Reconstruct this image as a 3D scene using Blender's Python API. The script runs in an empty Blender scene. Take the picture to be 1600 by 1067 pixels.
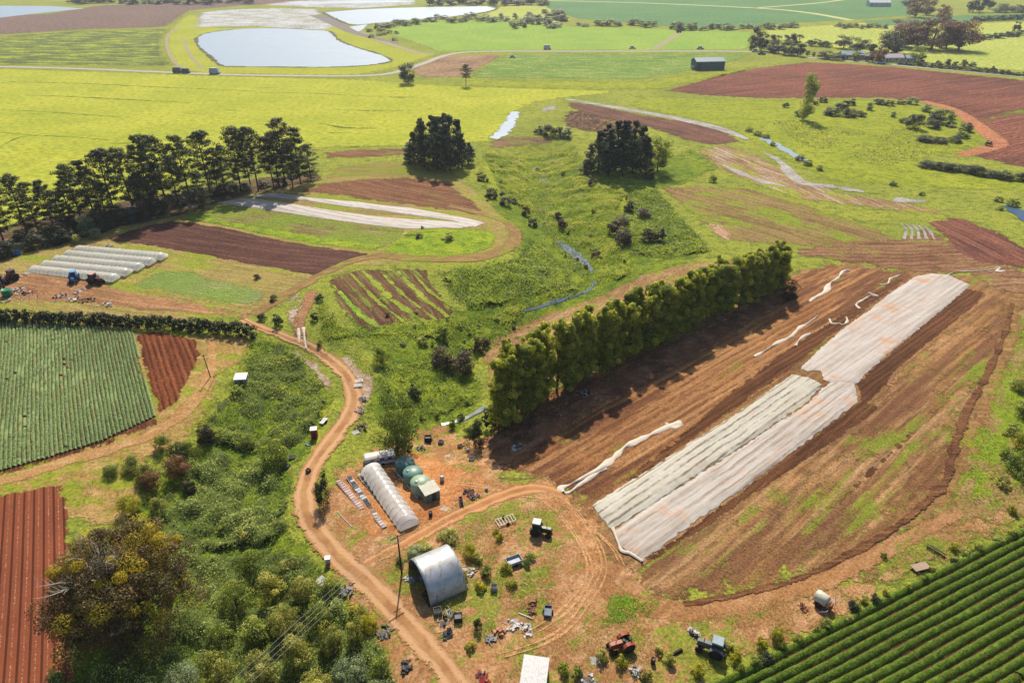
import bpy, bmesh, math, random
import numpy as np
from mathutils import Vector, Matrix
from mathutils.geometry import delaunay_2d_cdt
random.seed(7); RS = np.random.RandomState(11)
S = bpy.context.scene; COL = S.collection
R = math.radians
# ---------------------------------------------------------------- camera, sky, sun, exposure
CH = 90.0; PITCH = R(30.3); FPX = 1067.0
cam = bpy.data.objects.new('camera', bpy.data.cameras.new('camera')); COL.objects.link(cam)
cam.data.sensor_width = 36; cam.data.lens = 24.0; cam.data.clip_start = 1; cam.data.clip_end = 30000
cam.location = (0, 0, CH); cam.rotation_euler = (R(90) - PITCH, 0, 0); S.camera = cam
SUN_EL = R(46)
W = bpy.data.worlds.new('World'); S.world = W; W.use_nodes = True
nt = W.node_tree; sky = nt.nodes.new('ShaderNodeTexSky'); sky.sky_type = 'NISHITA'; sky.sun_disc = False
sky.sun_elevation = SUN_EL; sky.sun_rotation = 0; sky.dust_density = 1.5
bg = nt.nodes['Background']; nt.links.new(sky.outputs[0], bg.inputs[0]); bg.inputs[1].default_value = 0.10
sl = bpy.data.lights.new('sun', 'SUN'); sun = bpy.data.objects.new('sun', sl); COL.objects.link(sun)
sl.energy = 4.9; sl.angle = R(0.6); sl.color = (1.0, 0.905, 0.75); sun.rotation_euler = (-(R(90) - SUN_EL), 0, R(2)); sun.location = (0, 200, 300)
S.view_settings.view_transform = 'Standard'; S.view_settings.look = 'None'; S.view_settings.exposure = 0.78; S.view_settings.gamma = 1
S.cycles.max_bounces = 6; S.cycles.transparent_max_bounces = 24; S.cycles.volume_bounces = 0
S.cycles.diffuse_bounces = 3; S.cycles.transmission_bounces = 4
# ---------------------------------------------------------------- pixel to ground
cp, sp = math.cos(PITCH), math.sin(PITCH)
def ray(u, v):
    dx = (u - 800) / FPX; dy = -(v - 533.5) / FPX
    return np.array([dx, cp + dy * sp, -sp + dy * cp])
def flat(u, v, z=0.0):
    d = ray(u, v); t = (z - CH) / d[2]; return (d[0] * t, d[1] * t)
def segdist(x, y, pts):
    best = np.full(np.shape(x), 1e9)
    for (ax, ay), (bx, by) in zip(pts[:-1], pts[1:]):
        vx, vy = bx - ax, by - ay; L = vx * vx + vy * vy + 1e-9
        t = np.clip(((x - ax) * vx + (y - ay) * vy) / L, 0, 1)
        best = np.minimum(best, np.hypot(x - ax - t * vx, y - ay - t * vy))
    return best
VAL = [flat(*p) for p in [(842, 230), (848, 290), (843, 330), (870, 370), (905, 405), (925, 440), (900, 465), (830, 490), (770, 530), (735, 570), (700, 640)]]
GUL = [flat(*p) for p in [(455, 560), (420, 620), (380, 700), (330, 800), (350, 900), (420, 1030), (470, 1150)]]
def sm(a, b, x):
    t = np.clip((x - a) / (b - a), 0, 1); return t * t * (3 - 2 * t)
def hgt(x, y):
    x = np.asarray(x, float); y = np.asarray(y, float)
    d = segdist(x, y, VAL); g = segdist(x, y, GUL)
    h = -5.5 * np.exp(-(d / 17) ** 2) - 4.0 * np.exp(-(g / 11) ** 2)
    h = h + 0.9 * np.sin(x / 31 + 1.3) * np.cos(y / 37) + 0.5 * np.sin(x / 17 - y / 23)
    return h * (1 - sm(330, 430, y)) * (1 - sm(260, 400, np.abs(x)))
def G(u, v, dz=0.0):
    z = 0.0
    for _ in range(14):
        x, y = flat(u, v, z); z = 0.5 * z + 0.5 * float(hgt(x, y))
    x, y = flat(u, v, z); return Vector((x, y, float(hgt(x, y)) + dz))
def mpp(u, v):
    p = G(u, v); return (p.y * cp + (CH - p.z) * sp) / FPX
# ---------------------------------------------------------------- value noise
_T = RS.rand(256, 256)
def vn(x, y):
    xi = np.floor(x).astype(int); yi = np.floor(y).astype(int); fx = x - xi; fy = y - yi
    fx = fx * fx * (3 - 2 * fx); fy = fy * fy * (3 - 2 * fy)
    a = _T[xi % 256, yi % 256]; b = _T[(xi + 1) % 256, yi % 256]; c = _T[xi % 256, (yi + 1) % 256]; d = _T[(xi + 1) % 256, (yi + 1) % 256]
    return (a * (1 - fx) + b * fx) * (1 - fy) + (c * (1 - fx) + d * fx) * fy
def fbm(x, y, s, o=3):
    r = 0; a = 1; n = 0
    for i in range(o):
        r = r + a * vn(x / s + 17.3 * i, y / s + 9.1 * i); n += a; a *= .5; s *= .5
    return r / n
# ---------------------------------------------------------------- materials
KE = 0.56
def C(r, g, b, k=1.0):
    f = lambda c: (c / 255 / 12.92 if c <= 10 else ((c / 255 + .055) / 1.055) ** 2.4) * KE * k
    return (f(r), f(g), f(b), 1)
class Mt:
    def __init__(s, name):
        s.m = bpy.data.materials.new(name); s.m.use_nodes = True; s.t = s.m.node_tree
        s.b = s.t.nodes['Principled BSDF']; s.o = s.t.nodes['Material Output']; s.b.inputs['Specular IOR Level'].default_value = 0.15
        s.P = s.t.nodes.new('ShaderNodeNewGeometry').outputs['Position']
    def L(s, a, b): s.t.links.new(a, b)
    def put(s, sock, v):
        if hasattr(v, 'is_linked') or hasattr(v, 'links'): s.L(v, sock)
        else: sock.default_value = v
    def noise(s, sc, det=4, ro=.6, vec=None, dist=0):
        n = s.t.nodes.new('ShaderNodeTexNoise'); n.inputs['Scale'].default_value = sc; n.inputs['Detail'].default_value = det
        n.inputs['Roughness'].default_value = ro; n.inputs['Distortion'].default_value = dist; s.L(vec or s.P, n.inputs['Vector']); return n.outputs['Fac']
    def vor(s, sc, vec=None, out='Distance'):
        n = s.t.nodes.new('ShaderNodeTexVoronoi'); n.inputs['Scale'].default_value = sc; s.L(vec or s.P, n.inputs['Vector']); return n.outputs[out]
    def map(s, rot, sc=(1, 1, 1), vec=None):
        n = s.t.nodes.new('ShaderNodeMapping'); n.inputs['Rotation'].default_value = (0, 0, rot); n.inputs['Scale'].default_value = sc
        n.vector_type = 'POINT'
        m = s.t.nodes.new('ShaderNodeMapping'); m.inputs['Rotation'].default_value = (0, 0, rot); s.L(vec or s.P, m.inputs['Vector'])
        n.inputs['Rotation'].default_value = (0, 0, 0); s.L(m.outputs[0], n.inputs['Vector']); return n.outputs[0]
    def x(s, v, i=0):
        n = s.t.nodes.new('ShaderNodeSeparateXYZ'); s.L(v, n.inputs[0]); return n.outputs[i]
    def ma(s, op, a, b=0.0, c=0.0):
        n = s.t.nodes.new('ShaderNodeMath'); n.operation = op; s.put(n.inputs[0], a); s.put(n.inputs[1], b); s.put(n.inputs[2], c); return n.outputs[0]
    def mr(s, v, a, b, c=0.0, d=1.0):
        n = s.t.nodes.new('ShaderNodeMapRange'); n.interpolation_type = 'SMOOTHSTEP'; s.put(n.inputs[0], v)
        for i, k in enumerate((a, b, c, d)): n.inputs[i + 1].default_value = k
        return n.outputs[0]
    def mix(s, f, a, b, mode='MIX'):
        n = s.t.nodes.new('ShaderNodeMix'); n.data_type = 'RGBA'; n.blend_type = mode; s.put(n.inputs[0], f); s.put(n.inputs[6], a); s.put(n.inputs[7], b); return n.outputs[2]
    def attr(s, nm):
        n = s.t.nodes.new('ShaderNodeAttribute'); n.attribute_name = nm; return n.outputs['Fac']
    def rnd(s): return s.t.nodes.new('ShaderNodeObjectInfo').outputs['Random']
    def fin(s, col, rough=.9, bump=None, bd=.1, bs=1.0, alpha=None, metal=0, spec=None):
        s.put(s.b.inputs['Base Color'], col); s.put(s.b.inputs['Roughness'], rough); s.b.inputs['Metallic'].default_value = metal
        if spec is not None: s.b.inputs['Specular IOR Level'].default_value = spec
        if bump is not None:
            n = s.t.nodes.new('ShaderNodeBump'); n.inputs['Distance'].default_value = bd; n.inputs['Strength'].default_value = bs
            s.put(n.inputs['Height'], bump); s.L(n.outputs[0], s.b.inputs['Normal'])
        if alpha is not None: s.put(s.b.inputs['Alpha'], alpha)
        return s.m
def edge_alpha(m, soft=.35, sc=.6):
    n = m.ma('ADD', m.ma('MULTIPLY', m.noise(sc * .35, 3, .6), .55), m.ma('MULTIPLY', m.noise(sc * 2.2, 4, .75), .45))
    return m.mr(m.ma('SUBTRACT', m.attr('edge'), m.ma('MULTIPLY', m.mr(n, .36, .64), min(.95, soft * 2.4))), 0.0, .10 + .2 * soft)
def soil(name, base, dark, light, rot=0.0, per=0.8, rowamt=.5, weeds=None, wamt=.5, wlen=14, wwid=2.2, fine=2.5, big=.03, bd=.12, soft=.3, wob=.25, band=None, stones=.0, track=False, esc=.6):
    """bare or part-grown ground with rows running along 'rot' (world angle from +X)"""
    m = Mt(name); v = m.map(-rot); yv = m.x(v, 1); xv = m.x(v, 0)
    w = m.ma('MULTIPLY', m.ma('SUBTRACT', m.noise(.08, 3), .5), wob * 8)
    yy = m.ma('ADD', yv, w)
    s1 = m.ma('SINE', m.ma('MULTIPLY', yy, 2 * math.pi / per))
    nz = m.noise(fine, 6, .75); nb = m.noise(big, 5, .65)
    st = m.noise(1.0, 5, .7, m.map(-rot, (1 / wlen, 1 / (per * 1.1), 1)))
    col = m.mix(m.mr(nb, .35, .65), dark, base)
    col = m.mix(m.ma('MULTIPLY', m.mr(st, .42, .68), .75), col, light)
    row = m.ma('MULTIPLY', m.mr(s1, -1.0, .2, 1.0, 0.0), m.ma('MULTIPLY', rowamt, m.mr(m.noise(.35, 3), .3, .6)))
    col = m.mix(row, col, tuple(c * .45 for c in dark[:3]) + (1,))
    if band:
        s2 = m.noise(1.0, 3, .6, m.map(-rot, (1 / 90., 1 / band[0], 1))); col = m.mix(m.ma('MULTIPLY', m.mr(s2, .47, .56), band[2]), col, band[1])
    if weeds:
        ws = m.noise(1.0, 6, .7, m.map(-rot, (1 / wlen, 1 / wwid, 1))); wf = m.ma('ADD', ws, m.ma('MULTIPLY', m.ma('SUBTRACT', m.noise(.05, 4), .5), .8))
        wf = m.ma('ADD', wf, m.ma('MULTIPLY', m.ma('SUBTRACT', m.noise(1.8, 4, .8), .5), .35))
        col = m.mix(m.mr(wf, .74 - .45 * wamt, .86 - .45 * wamt), col, m.mix(m.noise(.4, 4), weeds, tuple(c * .6 for c in weeds[:3]) + (1,)))
    if stones:
        col = m.mix(m.ma('MULTIPLY', m.mr(m.noise(3.2, 3, .8), .70, .76), stones), col, C(215, 195, 175))
    col = m.mix(1.0, col, m.mix(m.mr(nz, .3, .7), (.58, .58, .58, 1), (1.45, 1.45, 1.45, 1)), 'MULTIPLY')
    hh = m.ma('ADD', m.ma('MULTIPLY', s1, rowamt * .5), m.ma('MULTIPLY', nz, 1.6))
    m.fin(col, .95, hh, bd, .9, edge_alpha(m, soft, esc) if soft else None, spec=.05); return m.m
def grass(name, a, b, c, soft=.35, big=.04, fine=1.6, bd=.35, d=None, damt=.35, esc=.6, dstretch=(.05, .35), fc=1.0):
    m = Mt(name); nb = m.noise(big, 6, .65); nm = m.noise(.28, 5, .7); nf = m.noise(fine, 5, .75)
    col = m.mix(m.mr(nb, .36, .62), a, b); col = m.mix(m.mr(nm, .45, .68), col, c)
    if d:
        ds = m.noise(1.0, 6, .72, m.map(0.08, (dstretch[0], dstretch[1], 1))); col = m.mix(m.ma('MULTIPLY', m.mr(ds, .70 - .25 * damt, .76 - .2 * damt), .85), col, d)
    col = m.mix(1.0, col, m.mix(m.mr(nf, .3, .7), (1 - .45 * fc, 1 - .42 * fc, 1 - .45 * fc, 1), (1 + .42 * fc, 1 + .4 * fc, 1 + .4 * fc, 1)), 'MULTIPLY')
    m.fin(col, .95, m.ma('ADD', nm, nf), bd, .8, edge_alpha(m, soft, esc) if soft else None, spec=.03); return m.m
def leafmat(name, c1, c2, c3, tr=.45, vary=.25, k3=.12):
    m = Mt(name); r = m.attr('rnd'); o = m.rnd()
    col = m.mix(m.mr(r, 0.15, .75), c1, c2); col = m.mix(m.mr(r, 1 - 2 * k3, 1.0 - k3 * .3), col, c3)
    hs = m.t.nodes.new('ShaderNodeHueSaturation'); m.L(col, hs.inputs['Color']); m.put(hs.inputs['Value'], m.mr(o, 0, 1, 1 - vary, 1 + vary)); m.put(hs.inputs['Hue'], m.mr(o, 0, 1, .5 + .02 * vary, .5 - .05 * vary))
    col = hs.outputs[0]; m.put(m.b.inputs['Base Color'], col); m.b.inputs['Roughness'].default_value = .55; m.b.inputs['Specular IOR Level'].default_value = .25
    t = m.t.nodes.new('ShaderNodeBsdfTranslucent'); m.L(m.mix(1.0, col, (1.9, 1.75, .7, 1), 'MULTIPLY'), t.inputs[0]); x = m.t.nodes.new('ShaderNodeMixShader'); x.inputs[0].default_value = tr
    m.L(m.b.outputs[0], x.inputs[1]); m.L(t.outputs[0], x.inputs[2]); m.L(x.outputs[0], m.o.inputs['Surface']); return m.m
_pc = {}
def paint(rgb, rough=.5, metal=0, dirt=.35, k=1.0, dc=(95, 65, 45), spec=.3):
    key = (rgb, rough, metal, dirt, k, dc)
    if key in _pc: return _pc[key]
    m = Mt('paint'); n = m.noise(1.7, 6, .7); n2 = m.noise(9, 4, .7)
    col = m.mix(m.ma('MULTIPLY', m.mr(n, .45, .7), dirt), C(*rgb, k), C(*dc)); col = m.mix(1.0, col, m.mix(n2, (.8, .8, .8, 1), (1.2, 1.2, 1.2, 1)), 'MULTIPLY')
    m.fin(col, m.mr(n2, .3, .7, rough * .8, min(1, rough * 1.2)), n2, .01, .3, None, metal, spec); _pc[key] = m.m; return m.m
# ---------------------------------------------------------------- mesh helpers
def mk(name, V, F, mat, parent=None, smooth=False, attrs=None, vattrs=None):
    me = bpy.data.meshes.new(name)
    V = np.asarray(V, np.float32).reshape(-1, 3)
    if isinstance(F, np.ndarray):
        k = F.shape[1]; n = F.shape[0]; me.vertices.add(len(V)); me.vertices.foreach_set('co', V.ravel()); me.loops.add(n * k)
        me.loops.foreach_set('vertex_index', F.astype(np.int32).ravel()); me.polygons.add(n); me.polygons.foreach_set('loop_start', np.arange(0, n * k, k, dtype=np.int32))
        me.update(calc_edges=True)
    else:
        me.from_pydata([tuple(map(float, v)) for v in V], [], F); me.update()
    if attrs:
        for k2, a in attrs.items(): at = me.attributes.new(k2, 'FLOAT', 'FACE'); at.data.foreach_set('value', np.asarray(a, np.float32))
    if vattrs:
        for k2, a in vattrs.items(): at = me.attributes.new(k2, 'FLOAT', 'POINT'); at.data.foreach_set('value', np.asarray(a, np.float32))
    for mm in (mat if isinstance(mat, (list, tuple)) else [mat]): me.materials.append(mm)
    if smooth: me.polygons.foreach_set('use_smooth', [True] * len(me.polygons))
    o = bpy.data.objects.new(name, me); COL.objects.link(o)
    if parent: o.parent = parent
    return o
def tag(o, label, cat, group=None):
    o['label'] = label; o['category'] = cat
    if group: o['group'] = group
    return o
def emp(name, loc, rz, label, cat, group=None, sc=1.0):
    o = bpy.data.objects.new(name, None); COL.objects.link(o); o.location = loc; o.rotation_euler = (0, 0, rz); o.scale = (sc,) * 3; o.empty_display_size = .5
    return tag(o, label, cat, group)
def kind(o, k, label=None):
    o['kind'] = k
    if label: o['label'] = label
    return o
class MB:
    def __init__(s): s.V = []; s.F = []
    def add(s, V, F):
        n = len(s.V); s.V += [tuple(v) for v in V]; s.F += [[i + n for i in f] for f in F]; return s
    def box(s, c, d, rz=0, rx=0, ry=0, tap=1.0):
        Mx = Matrix.Rotation(rz, 3, 'Z') @ Matrix.Rotation(ry, 3, 'Y') @ Matrix.Rotation(rx, 3, 'X'); V = []
        for z in (-.5, .5):
            t = tap if z > 0 else 1
            for x, y in ((-.5, -.5), (.5, -.5), (.5, .5), (-.5, .5)): V.append(Mx @ Vector((x * d[0] * t, y * d[1] * t, z * d[2])) + Vector(c))
        return s.add(V, [[3, 2, 1, 0], [4, 5, 6, 7], [0, 1, 5, 4], [1, 2, 6, 5], [2, 3, 7, 6], [3, 0, 4, 7]])
    def tube(s, pts, rad, n=6, cap=True):
        pts = [Vector(p) for p in pts]; rad = rad if isinstance(rad, (list, tuple)) else [rad] * len(pts); V = []; F = []
        for i, p in enumerate(pts):
            t = (pts[min(i + 1, len(pts) - 1)] - pts[max(i - 1, 0)]).normalized(); a = t.orthogonal().normalized() if abs(t.z) > .95 else Vector((0, 0, 1)).cross(t).normalized(); b = t.cross(a)
            for k in range(n): q = 2 * math.pi * k / n; V.append(p + (a * math.cos(q) + b * math.sin(q)) * rad[i])
        for i in range(len(pts) - 1):
            for k in range(n): F.append([i * n + k, i * n + (k + 1) % n, (i + 1) * n + (k + 1) % n, (i + 1) * n + k])
        if cap: F += [list(range(n))[::-1], [(len(pts) - 1) * n + k for k in range(n)]]
        return s.add(V, F)
    def lathe(s, prof, c=(0, 0, 0), n=20, axis='Z'):
        V = []; F = []
        for r, z in prof:
            for k in range(n):
                q = 2 * math.pi * k / n; x, y = r * math.cos(q), r * math.sin(q)
                V.append(Vector(c) + (Vector((x, y, z)) if axis == 'Z' else Vector((z, x, y)) if axis == 'X' else Vector((x, z, y))))
        for i in range(len(prof) - 1):
            for k in range(n): F.append([i * n + k, i * n + (k + 1) % n, (i + 1) * n + (k + 1) % n, (i + 1) * n + k])
        F += [list(range(n))[::-1], [(len(prof) - 1) * n + k for k in range(n)]]
        return s.add(V, F)
    def o(s, name, mat, parent=None, smooth=False): return mk(name, s.V, s.F, mat, parent, smooth)
def copy_tree(o, parent=None):
    c = o.copy(); COL.objects.link(c); c.parent = parent
    for ch in o.children: copy_tree(ch, c)
    return c
ORD = 'first second third fourth fifth sixth seventh eighth ninth tenth eleventh twelfth thirteenth fourteenth fifteenth sixteenth seventeenth eighteenth nineteenth twentieth'.split()
TEN = {20: 'twenty', 30: 'thirty', 40: 'forty', 50: 'fifty', 60: 'sixty', 70: 'seventy', 80: 'eighty', 90: 'ninety'}
TENTH = {30: 'thirtieth', 40: 'fortieth', 50: 'fiftieth', 60: 'sixtieth', 70: 'seventieth', 80: 'eightieth', 90: 'ninetieth'}
def ordn(i):
    i += 1
    if i <= 20: return ORD[i - 1]
    return TENTH[i] if i % 10 == 0 else TEN[i // 10 * 10] + '-' + ORD[i % 10 - 1]
# ---------------------------------------------------------------- draped sheets and ribbons
def catmull(P, closed, k=5):
    n = len(P); out = []
    for i in range(n if closed else n - 1):
        g = (lambda j: P[j % n]) if closed else (lambda j: P[max(0, min(n - 1, j))])
        a, b, c, d = map(np.array, (g(i - 1), g(i), g(i + 1), g(i + 2)))
        for j in range(k):
            t = j / k; out.append(tuple(.5 * ((2 * b) + (-a + c) * t + (2 * a - 5 * b + 4 * c - d) * t * t + (-a + 3 * b - 3 * c + d) * t ** 3)))
    if not closed: out.append(tuple(P[-1]))
    return out
LZ = lambda l: .03 + .022 * l
def wpoly(px, smooth=False):
    if smooth: px = catmull(px, True, 4)
    return [tuple(G(u, v)[:2]) for u, v in px]
def inpoly(x, y, P):
    r = np.zeros(np.shape(x), bool); n = len(P)
    for i in range(n):
        (x1, y1), (x2, y2) = P[i], P[(i + 1) % n]
        if y1 == y2: continue
        c = ((y1 > y) != (y2 > y)) & (x < (x2 - x1) * (y - y1) / (y2 - y1) + x1); r ^= c
    return r
def resample(P, sp, closed=True):
    out = []
    n = len(P)
    for i in range(n if closed else n - 1):
        a, b = P[i], P[(i + 1) % n]; L = math.hypot(b[0] - a[0], b[1] - a[1]); k = max(1, int(L / sp))
        for j in range(k): t = j / k; out.append((a[0] + (b[0] - a[0]) * t, a[1] + (b[1] - a[1]) * t))
    if not closed: out.append(P[-1])
    return out
def sheet(name, px, mat, layer=1, sp=None, smooth=False, edge=None, label=None, knd='structure', zf=None, jit=.0, world=None):
    P = world or wpoly(px, smooth); cy = sum(p[1] for p in P) / len(P)
    sp = sp or max(2.5, cy / 90); B = resample(P, sp)
    if jit: B = [(x + random.uniform(-jit, jit), y + random.uniform(-jit, jit)) for x, y in B]
    xs = [p[0] for p in B]; ys = [p[1] for p in B]
    gx, gy = np.meshgrid(np.arange(min(xs), max(xs), sp), np.arange(min(ys), max(ys), sp)); gx = gx.ravel() + RS.uniform(-.2, .2, gx.size) * sp; gy = gy.ravel() + RS.uniform(-.2, .2, gy.size) * sp
    Bc = B + [B[0]]; ins = inpoly(gx, gy, B); gx = gx[ins]; gy = gy[ins]; dd = segdist(gx, gy, Bc); k = dd > sp * .45; gx = gx[k]; gy = gy[k]; dd = dd[k]
    vs = [Vector(p) for p in B] + [Vector((a, b)) for a, b in zip(gx, gy)]; nb = len(B)
    r = delaunay_2d_cdt(vs, [], [list(range(nb))], 1, 1e-4)
    X = np.array([v[0] for v in r[0]]); Y = np.array([v[1] for v in r[0]]); D = segdist(X, Y, Bc); ew = edge or max(3.2, sp * 1.3)
    Z = hgt(X, Y) + LZ(layer)
    if zf is not None: Z = Z + zf(X, Y, D)
    o = mk(name, np.stack([X, Y, Z], 1), [list(f) for f in r[2]], mat, None, True, None, {'edge': np.clip(D / ew, 0, 1)})
    # every face must look up
    me = o.data
    if len(me.polygons) and sum(p.normal.z for p in me.polygons) < 0: me.flip_normals()
    kind(o, knd, label); return o
def ribbon(name, px, width, mat, layer=2, label=None, knd='structure', smooth=True, sp=1.6, zf=None, na=7, wj=0.0, taper=False, world=None):
    pts = world or [tuple(G(u, v)[:2]) for u, v in px]
    if smooth: pts = catmull(pts, False, 6)
    pts = resample(pts, sp, False); n = len(pts); V = []; F = []; ed = []; ac = []
    ws = width if isinstance(width, (list, tuple)) else [width, width]
    s0 = 0.0
    for i, p in enumerate(pts):
        a = pts[max(0, i - 1)]; b = pts[min(n - 1, i + 1)]; tx, ty = b[0] - a[0], b[1] - a[1]; L = math.hypot(tx, ty) + 1e-9; nx, ny = -ty / L, tx / L
        f = i / (n - 1) * (len(ws) - 1); j = min(int(f), len(ws) - 2); w = ws[j] + (ws[j + 1] - ws[j]) * (f - j)
        if wj: w *= 1 + wj * (float(vn(np.array(p[0] / 2.3), np.array(p[1] / 2.3))) - .5) * 2
        if taper: w *= min(1, .15 + 3 * min(i, n - 1 - i) / n)
        for k in range(na):
            c = -1 + 2 * k / (na - 1); x = p[0] + nx * c * w / 2; y = p[1] + ny * c * w / 2; V.append([x, y, 0]); ed.append(min(1, (1 - abs(c)) * w / 2 / 1.3 if w > 3 else (1 - abs(c)) * 1.2)); ac.append(c)
        if i:
            for k in range(na - 1): q = (i - 1) * na + k; F.append([q, q + 1, q + na + 1, q + na])
    V = np.array(V); V[:, 2] = hgt(V[:, 0], V[:, 1]) + LZ(layer)
    if zf is not None: V[:, 2] += zf(V[:, 0], V[:, 1], np.array(ac))
    o = mk(name, V, np.array(F), mat, None, True, None, {'edge': ed, 'across': ac})
    if sum(p.normal.z for p in o.data.polygons) < 0: o.data.flip_normals()
    return kind(o, knd, label) if knd else o
def ang(a, b):
    p, q = G(*a), G(*b); return math.atan2(q.y - p.y, q.x - p.x)
# ---------------------------------------------------------------- leaf clouds
def leaves(C0, N0, size, asp=.7, jit=.9):
    n = len(C0); N0 = N0 + RS.normal(0, jit, (n, 3)) * .6; N0 /= np.linalg.norm(N0, axis=1, keepdims=True) + 1e-9
    T = RS.normal(0, 1, (n, 3)); T -= (T * N0).sum(1, keepdims=True) * N0; T /= np.linalg.norm(T, axis=1, keepdims=True) + 1e-9; B = np.cross(N0, T)
    s = np.asarray(size).reshape(-1, 1) * np.ones((n, 1)); T = T * s; B = B * s * asp
    V = np.stack([C0 - T, C0 - B * .9 + T * .1, C0 + T, C0 + B + T * .05], 1).reshape(-1, 3); F = np.arange(4 * n).reshape(n, 4); return V, F
def cloud(cl, per, size, sizej=.4, shell=.55):
    """cl: list of (center, radii); leaves on each clump's shell"""
    Cs = []; Ns = []; Rn = []
    for c, r in cl:
        k = per; d = RS.normal(0, 1, (k, 3)); d /= np.linalg.norm(d, axis=1, keepdims=True); rr = shell + (1 - shell) * RS.rand(k, 1) ** .6
        Cs.append(np.array(c) + d * rr * np.array(r)); Ns.append(d + np.array([0, 0, .5])); Rn.append(np.clip(.55 * RS.rand() + .45 * RS.rand(k) + .12 * d[:, 2], 0, 1))
    Cs = np.concatenate(Cs); Ns = np.concatenate(Ns); Rn = np.concatenate(Rn)
    V, F = leaves(Cs, Ns, size * (1 + sizej * (RS.rand(len(Cs)) * 2 - 1))); return V, F, Rn
# ================================================================ GROUND
def axis(lo, hi, f0, f1, fine, g=1.12):
    a = list(np.arange(f0, f1 + .01, fine)); s = fine
    while a[-1] < hi: s *= g; a.append(min(hi, a[-1] + s))
    s = fine
    while a[0] > lo: s *= g; a.insert(0, max(lo, a[0] - s))
    return np.array(a)
GX = axis(-9000, 9000, -220, 260, 2.6); GY = axis(-600, 14000, 35, 420, 2.6)
xx, yy = np.meshgrid(GX, GY); nx = len(GX); ii = np.arange(len(GY) - 1)[:, None] * nx + np.arange(nx - 1)[None]
m_ground = grass('rough_grass', C(144, 152, 62), C(164, 168, 66), C(116, 128, 56), 0, .03, 1.4, .4, C(88, 98, 45), .45)
g = mk('ground', np.stack([xx.ravel(), yy.ravel(), hgt(xx, yy).ravel()], 1), np.stack([ii, ii + 1, ii + nx + 1, ii + nx], -1).reshape(-1, 4), m_ground, None, True); kind(g, 'structure')
# ---- materials for the sheets
m_meadow = grass('meadow', C(172, 178, 56), C(190, 190, 66), C(150, 162, 58), .3, .02, .4, .35, C(118, 132, 40), .38, dstretch=(.02, .11), fc=.55)
m_bank = grass('bank', C(168, 174, 52), C(182, 182, 66), C(146, 160, 54), .3, .02, 1, .3)
m_marsh = grass('marsh', C(176, 186, 60), C(160, 172, 62), C(132, 146, 66), .3, .015, .35, .5, C(84, 94, 62), 1.1, dstretch=(.03, .12))
m_saltm = grass('saltmarsh', C(132, 104, 98), C(120, 100, 92), C(142, 120, 100), .3, .012, .2, .4, C(110, 108, 80), .5, dstretch=(.01, .06))
m_lush = grass('lush_grass', C(116, 138, 46), C(146, 160, 52), C(90, 114, 42), .4, .05, 1.6, .6, C(70, 95, 34), .55, dstretch=(.2, .5))
m_bright = grass('bright_grass', C(154, 164, 50), C(172, 177, 58), C(124, 140, 50), .4, .05, 1.6, .5, C(80, 104, 36), .5, dstretch=(.15, .5))
m_reed = grass('reed_slope', C(116, 136, 48), C(138, 154, 54), C(94, 116, 44), .4, .05, 2.0, .9, C(58, 80, 32), .5, dstretch=(.4, .7))
m_young = grass('young_crop', C(140, 172, 70), C(156, 180, 74), C(128, 162, 66), .12, .02, .3, .1, C(170, 182, 96), .5, dstretch=(.01, .06), fc=.5)
m_farcrop = grass('far_crop', C(88, 132, 84), C(98, 142, 88), C(122, 144, 84), .15, .01, .2, .1, C(128, 140, 92), .5, dstretch=(.006, .04), fc=.6)
m_farfield = grass('far_field', C(176, 186, 84), C(190, 194, 92), C(160, 172, 92), .2, .01, .3, .2)
m_roughcrop = grass('rough_crop', C(112, 142, 62), C(136, 160, 74), C(98, 130, 58), .15, .02, .6, .5, C(172, 178, 96), .75, dstretch=(.05, .2))
m_yard = soil('yard_soil', C(186, 138, 94), C(160, 114, 74), C(210, 168, 126), .6, 3.0, .05, C(154, 158, 64), .60, 5, 3.0, 2.2, .06, .1, .5, 0, None, .5, esc=.35)
m_tanfield = soil('tan_stubble', C(160, 122, 74), C(140, 102, 64), C(184, 148, 100), 0, 1.7, .3, C(150, 158, 50), .36, 26, 2.2, 2.4, .05, .14, .4)
def F_(name, px, mat, layer=1, **k): return sheet(name, px, mat, layer, **k)
# ---- far country
F_('salt_marsh', [(-200, 60), (-200, 30), (70, 22), (150, 9), (300, 2), (460, -4), (640, -6), (560, 4), (380, 9), (300, 17), (265, 43), (130, 47), (0, 55)], m_saltm, 1)
F_('scrub_marsh', [(-200, 68), (0, 57), (130, 48), (268, 45), (254, 62), (258, 88), (275, 104), (100, 103), (-200, 100)], m_marsh, 1)
m_mud = soil('mud_flat', C(196, 196, 196), C(150, 150, 140), C(225, 225, 228), 0, 6, .1, C(160, 168, 96), .42, 40, 12, .3, .02, .1, .3)
F_('mud_flat', [(298, 44), (308, 20), (350, 15), (430, 13), (500, 14), (510, 26), (530, 42), (500, 50), (440, 46), (400, 42)], m_mud, 2)
F_('mud_flat', [(400, 8), (450, 2), (560, -3), (650, 0), (655, 8), (560, 14), (470, 12)], m_mud, 2)
bank = [(262, 45), (300, 20), (345, 43), (420, 40), (470, 40), (520, 40), (560, 50), (620, 72), (665, 82), (690, 84), (650, 98), (600, 112), (540, 119), (330, 116), (290, 112), (262, 100), (252, 70)]
F_('grass_bank', bank, m_bank, 1, smooth=True)
m_water = Mt('water'); wn = m_water.noise(.35, 4, .6); m_water = m_water.fin(m_water.mix(m_water.mr(m_water.noise(.01, 4), .35, .65), m_water.mix(m_water.noise(.06, 5, .7), C(116, 138, 160), C(160, 178, 192)), C(138, 158, 176)), .45, wn, .08, .5, spec=.15)
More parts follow.
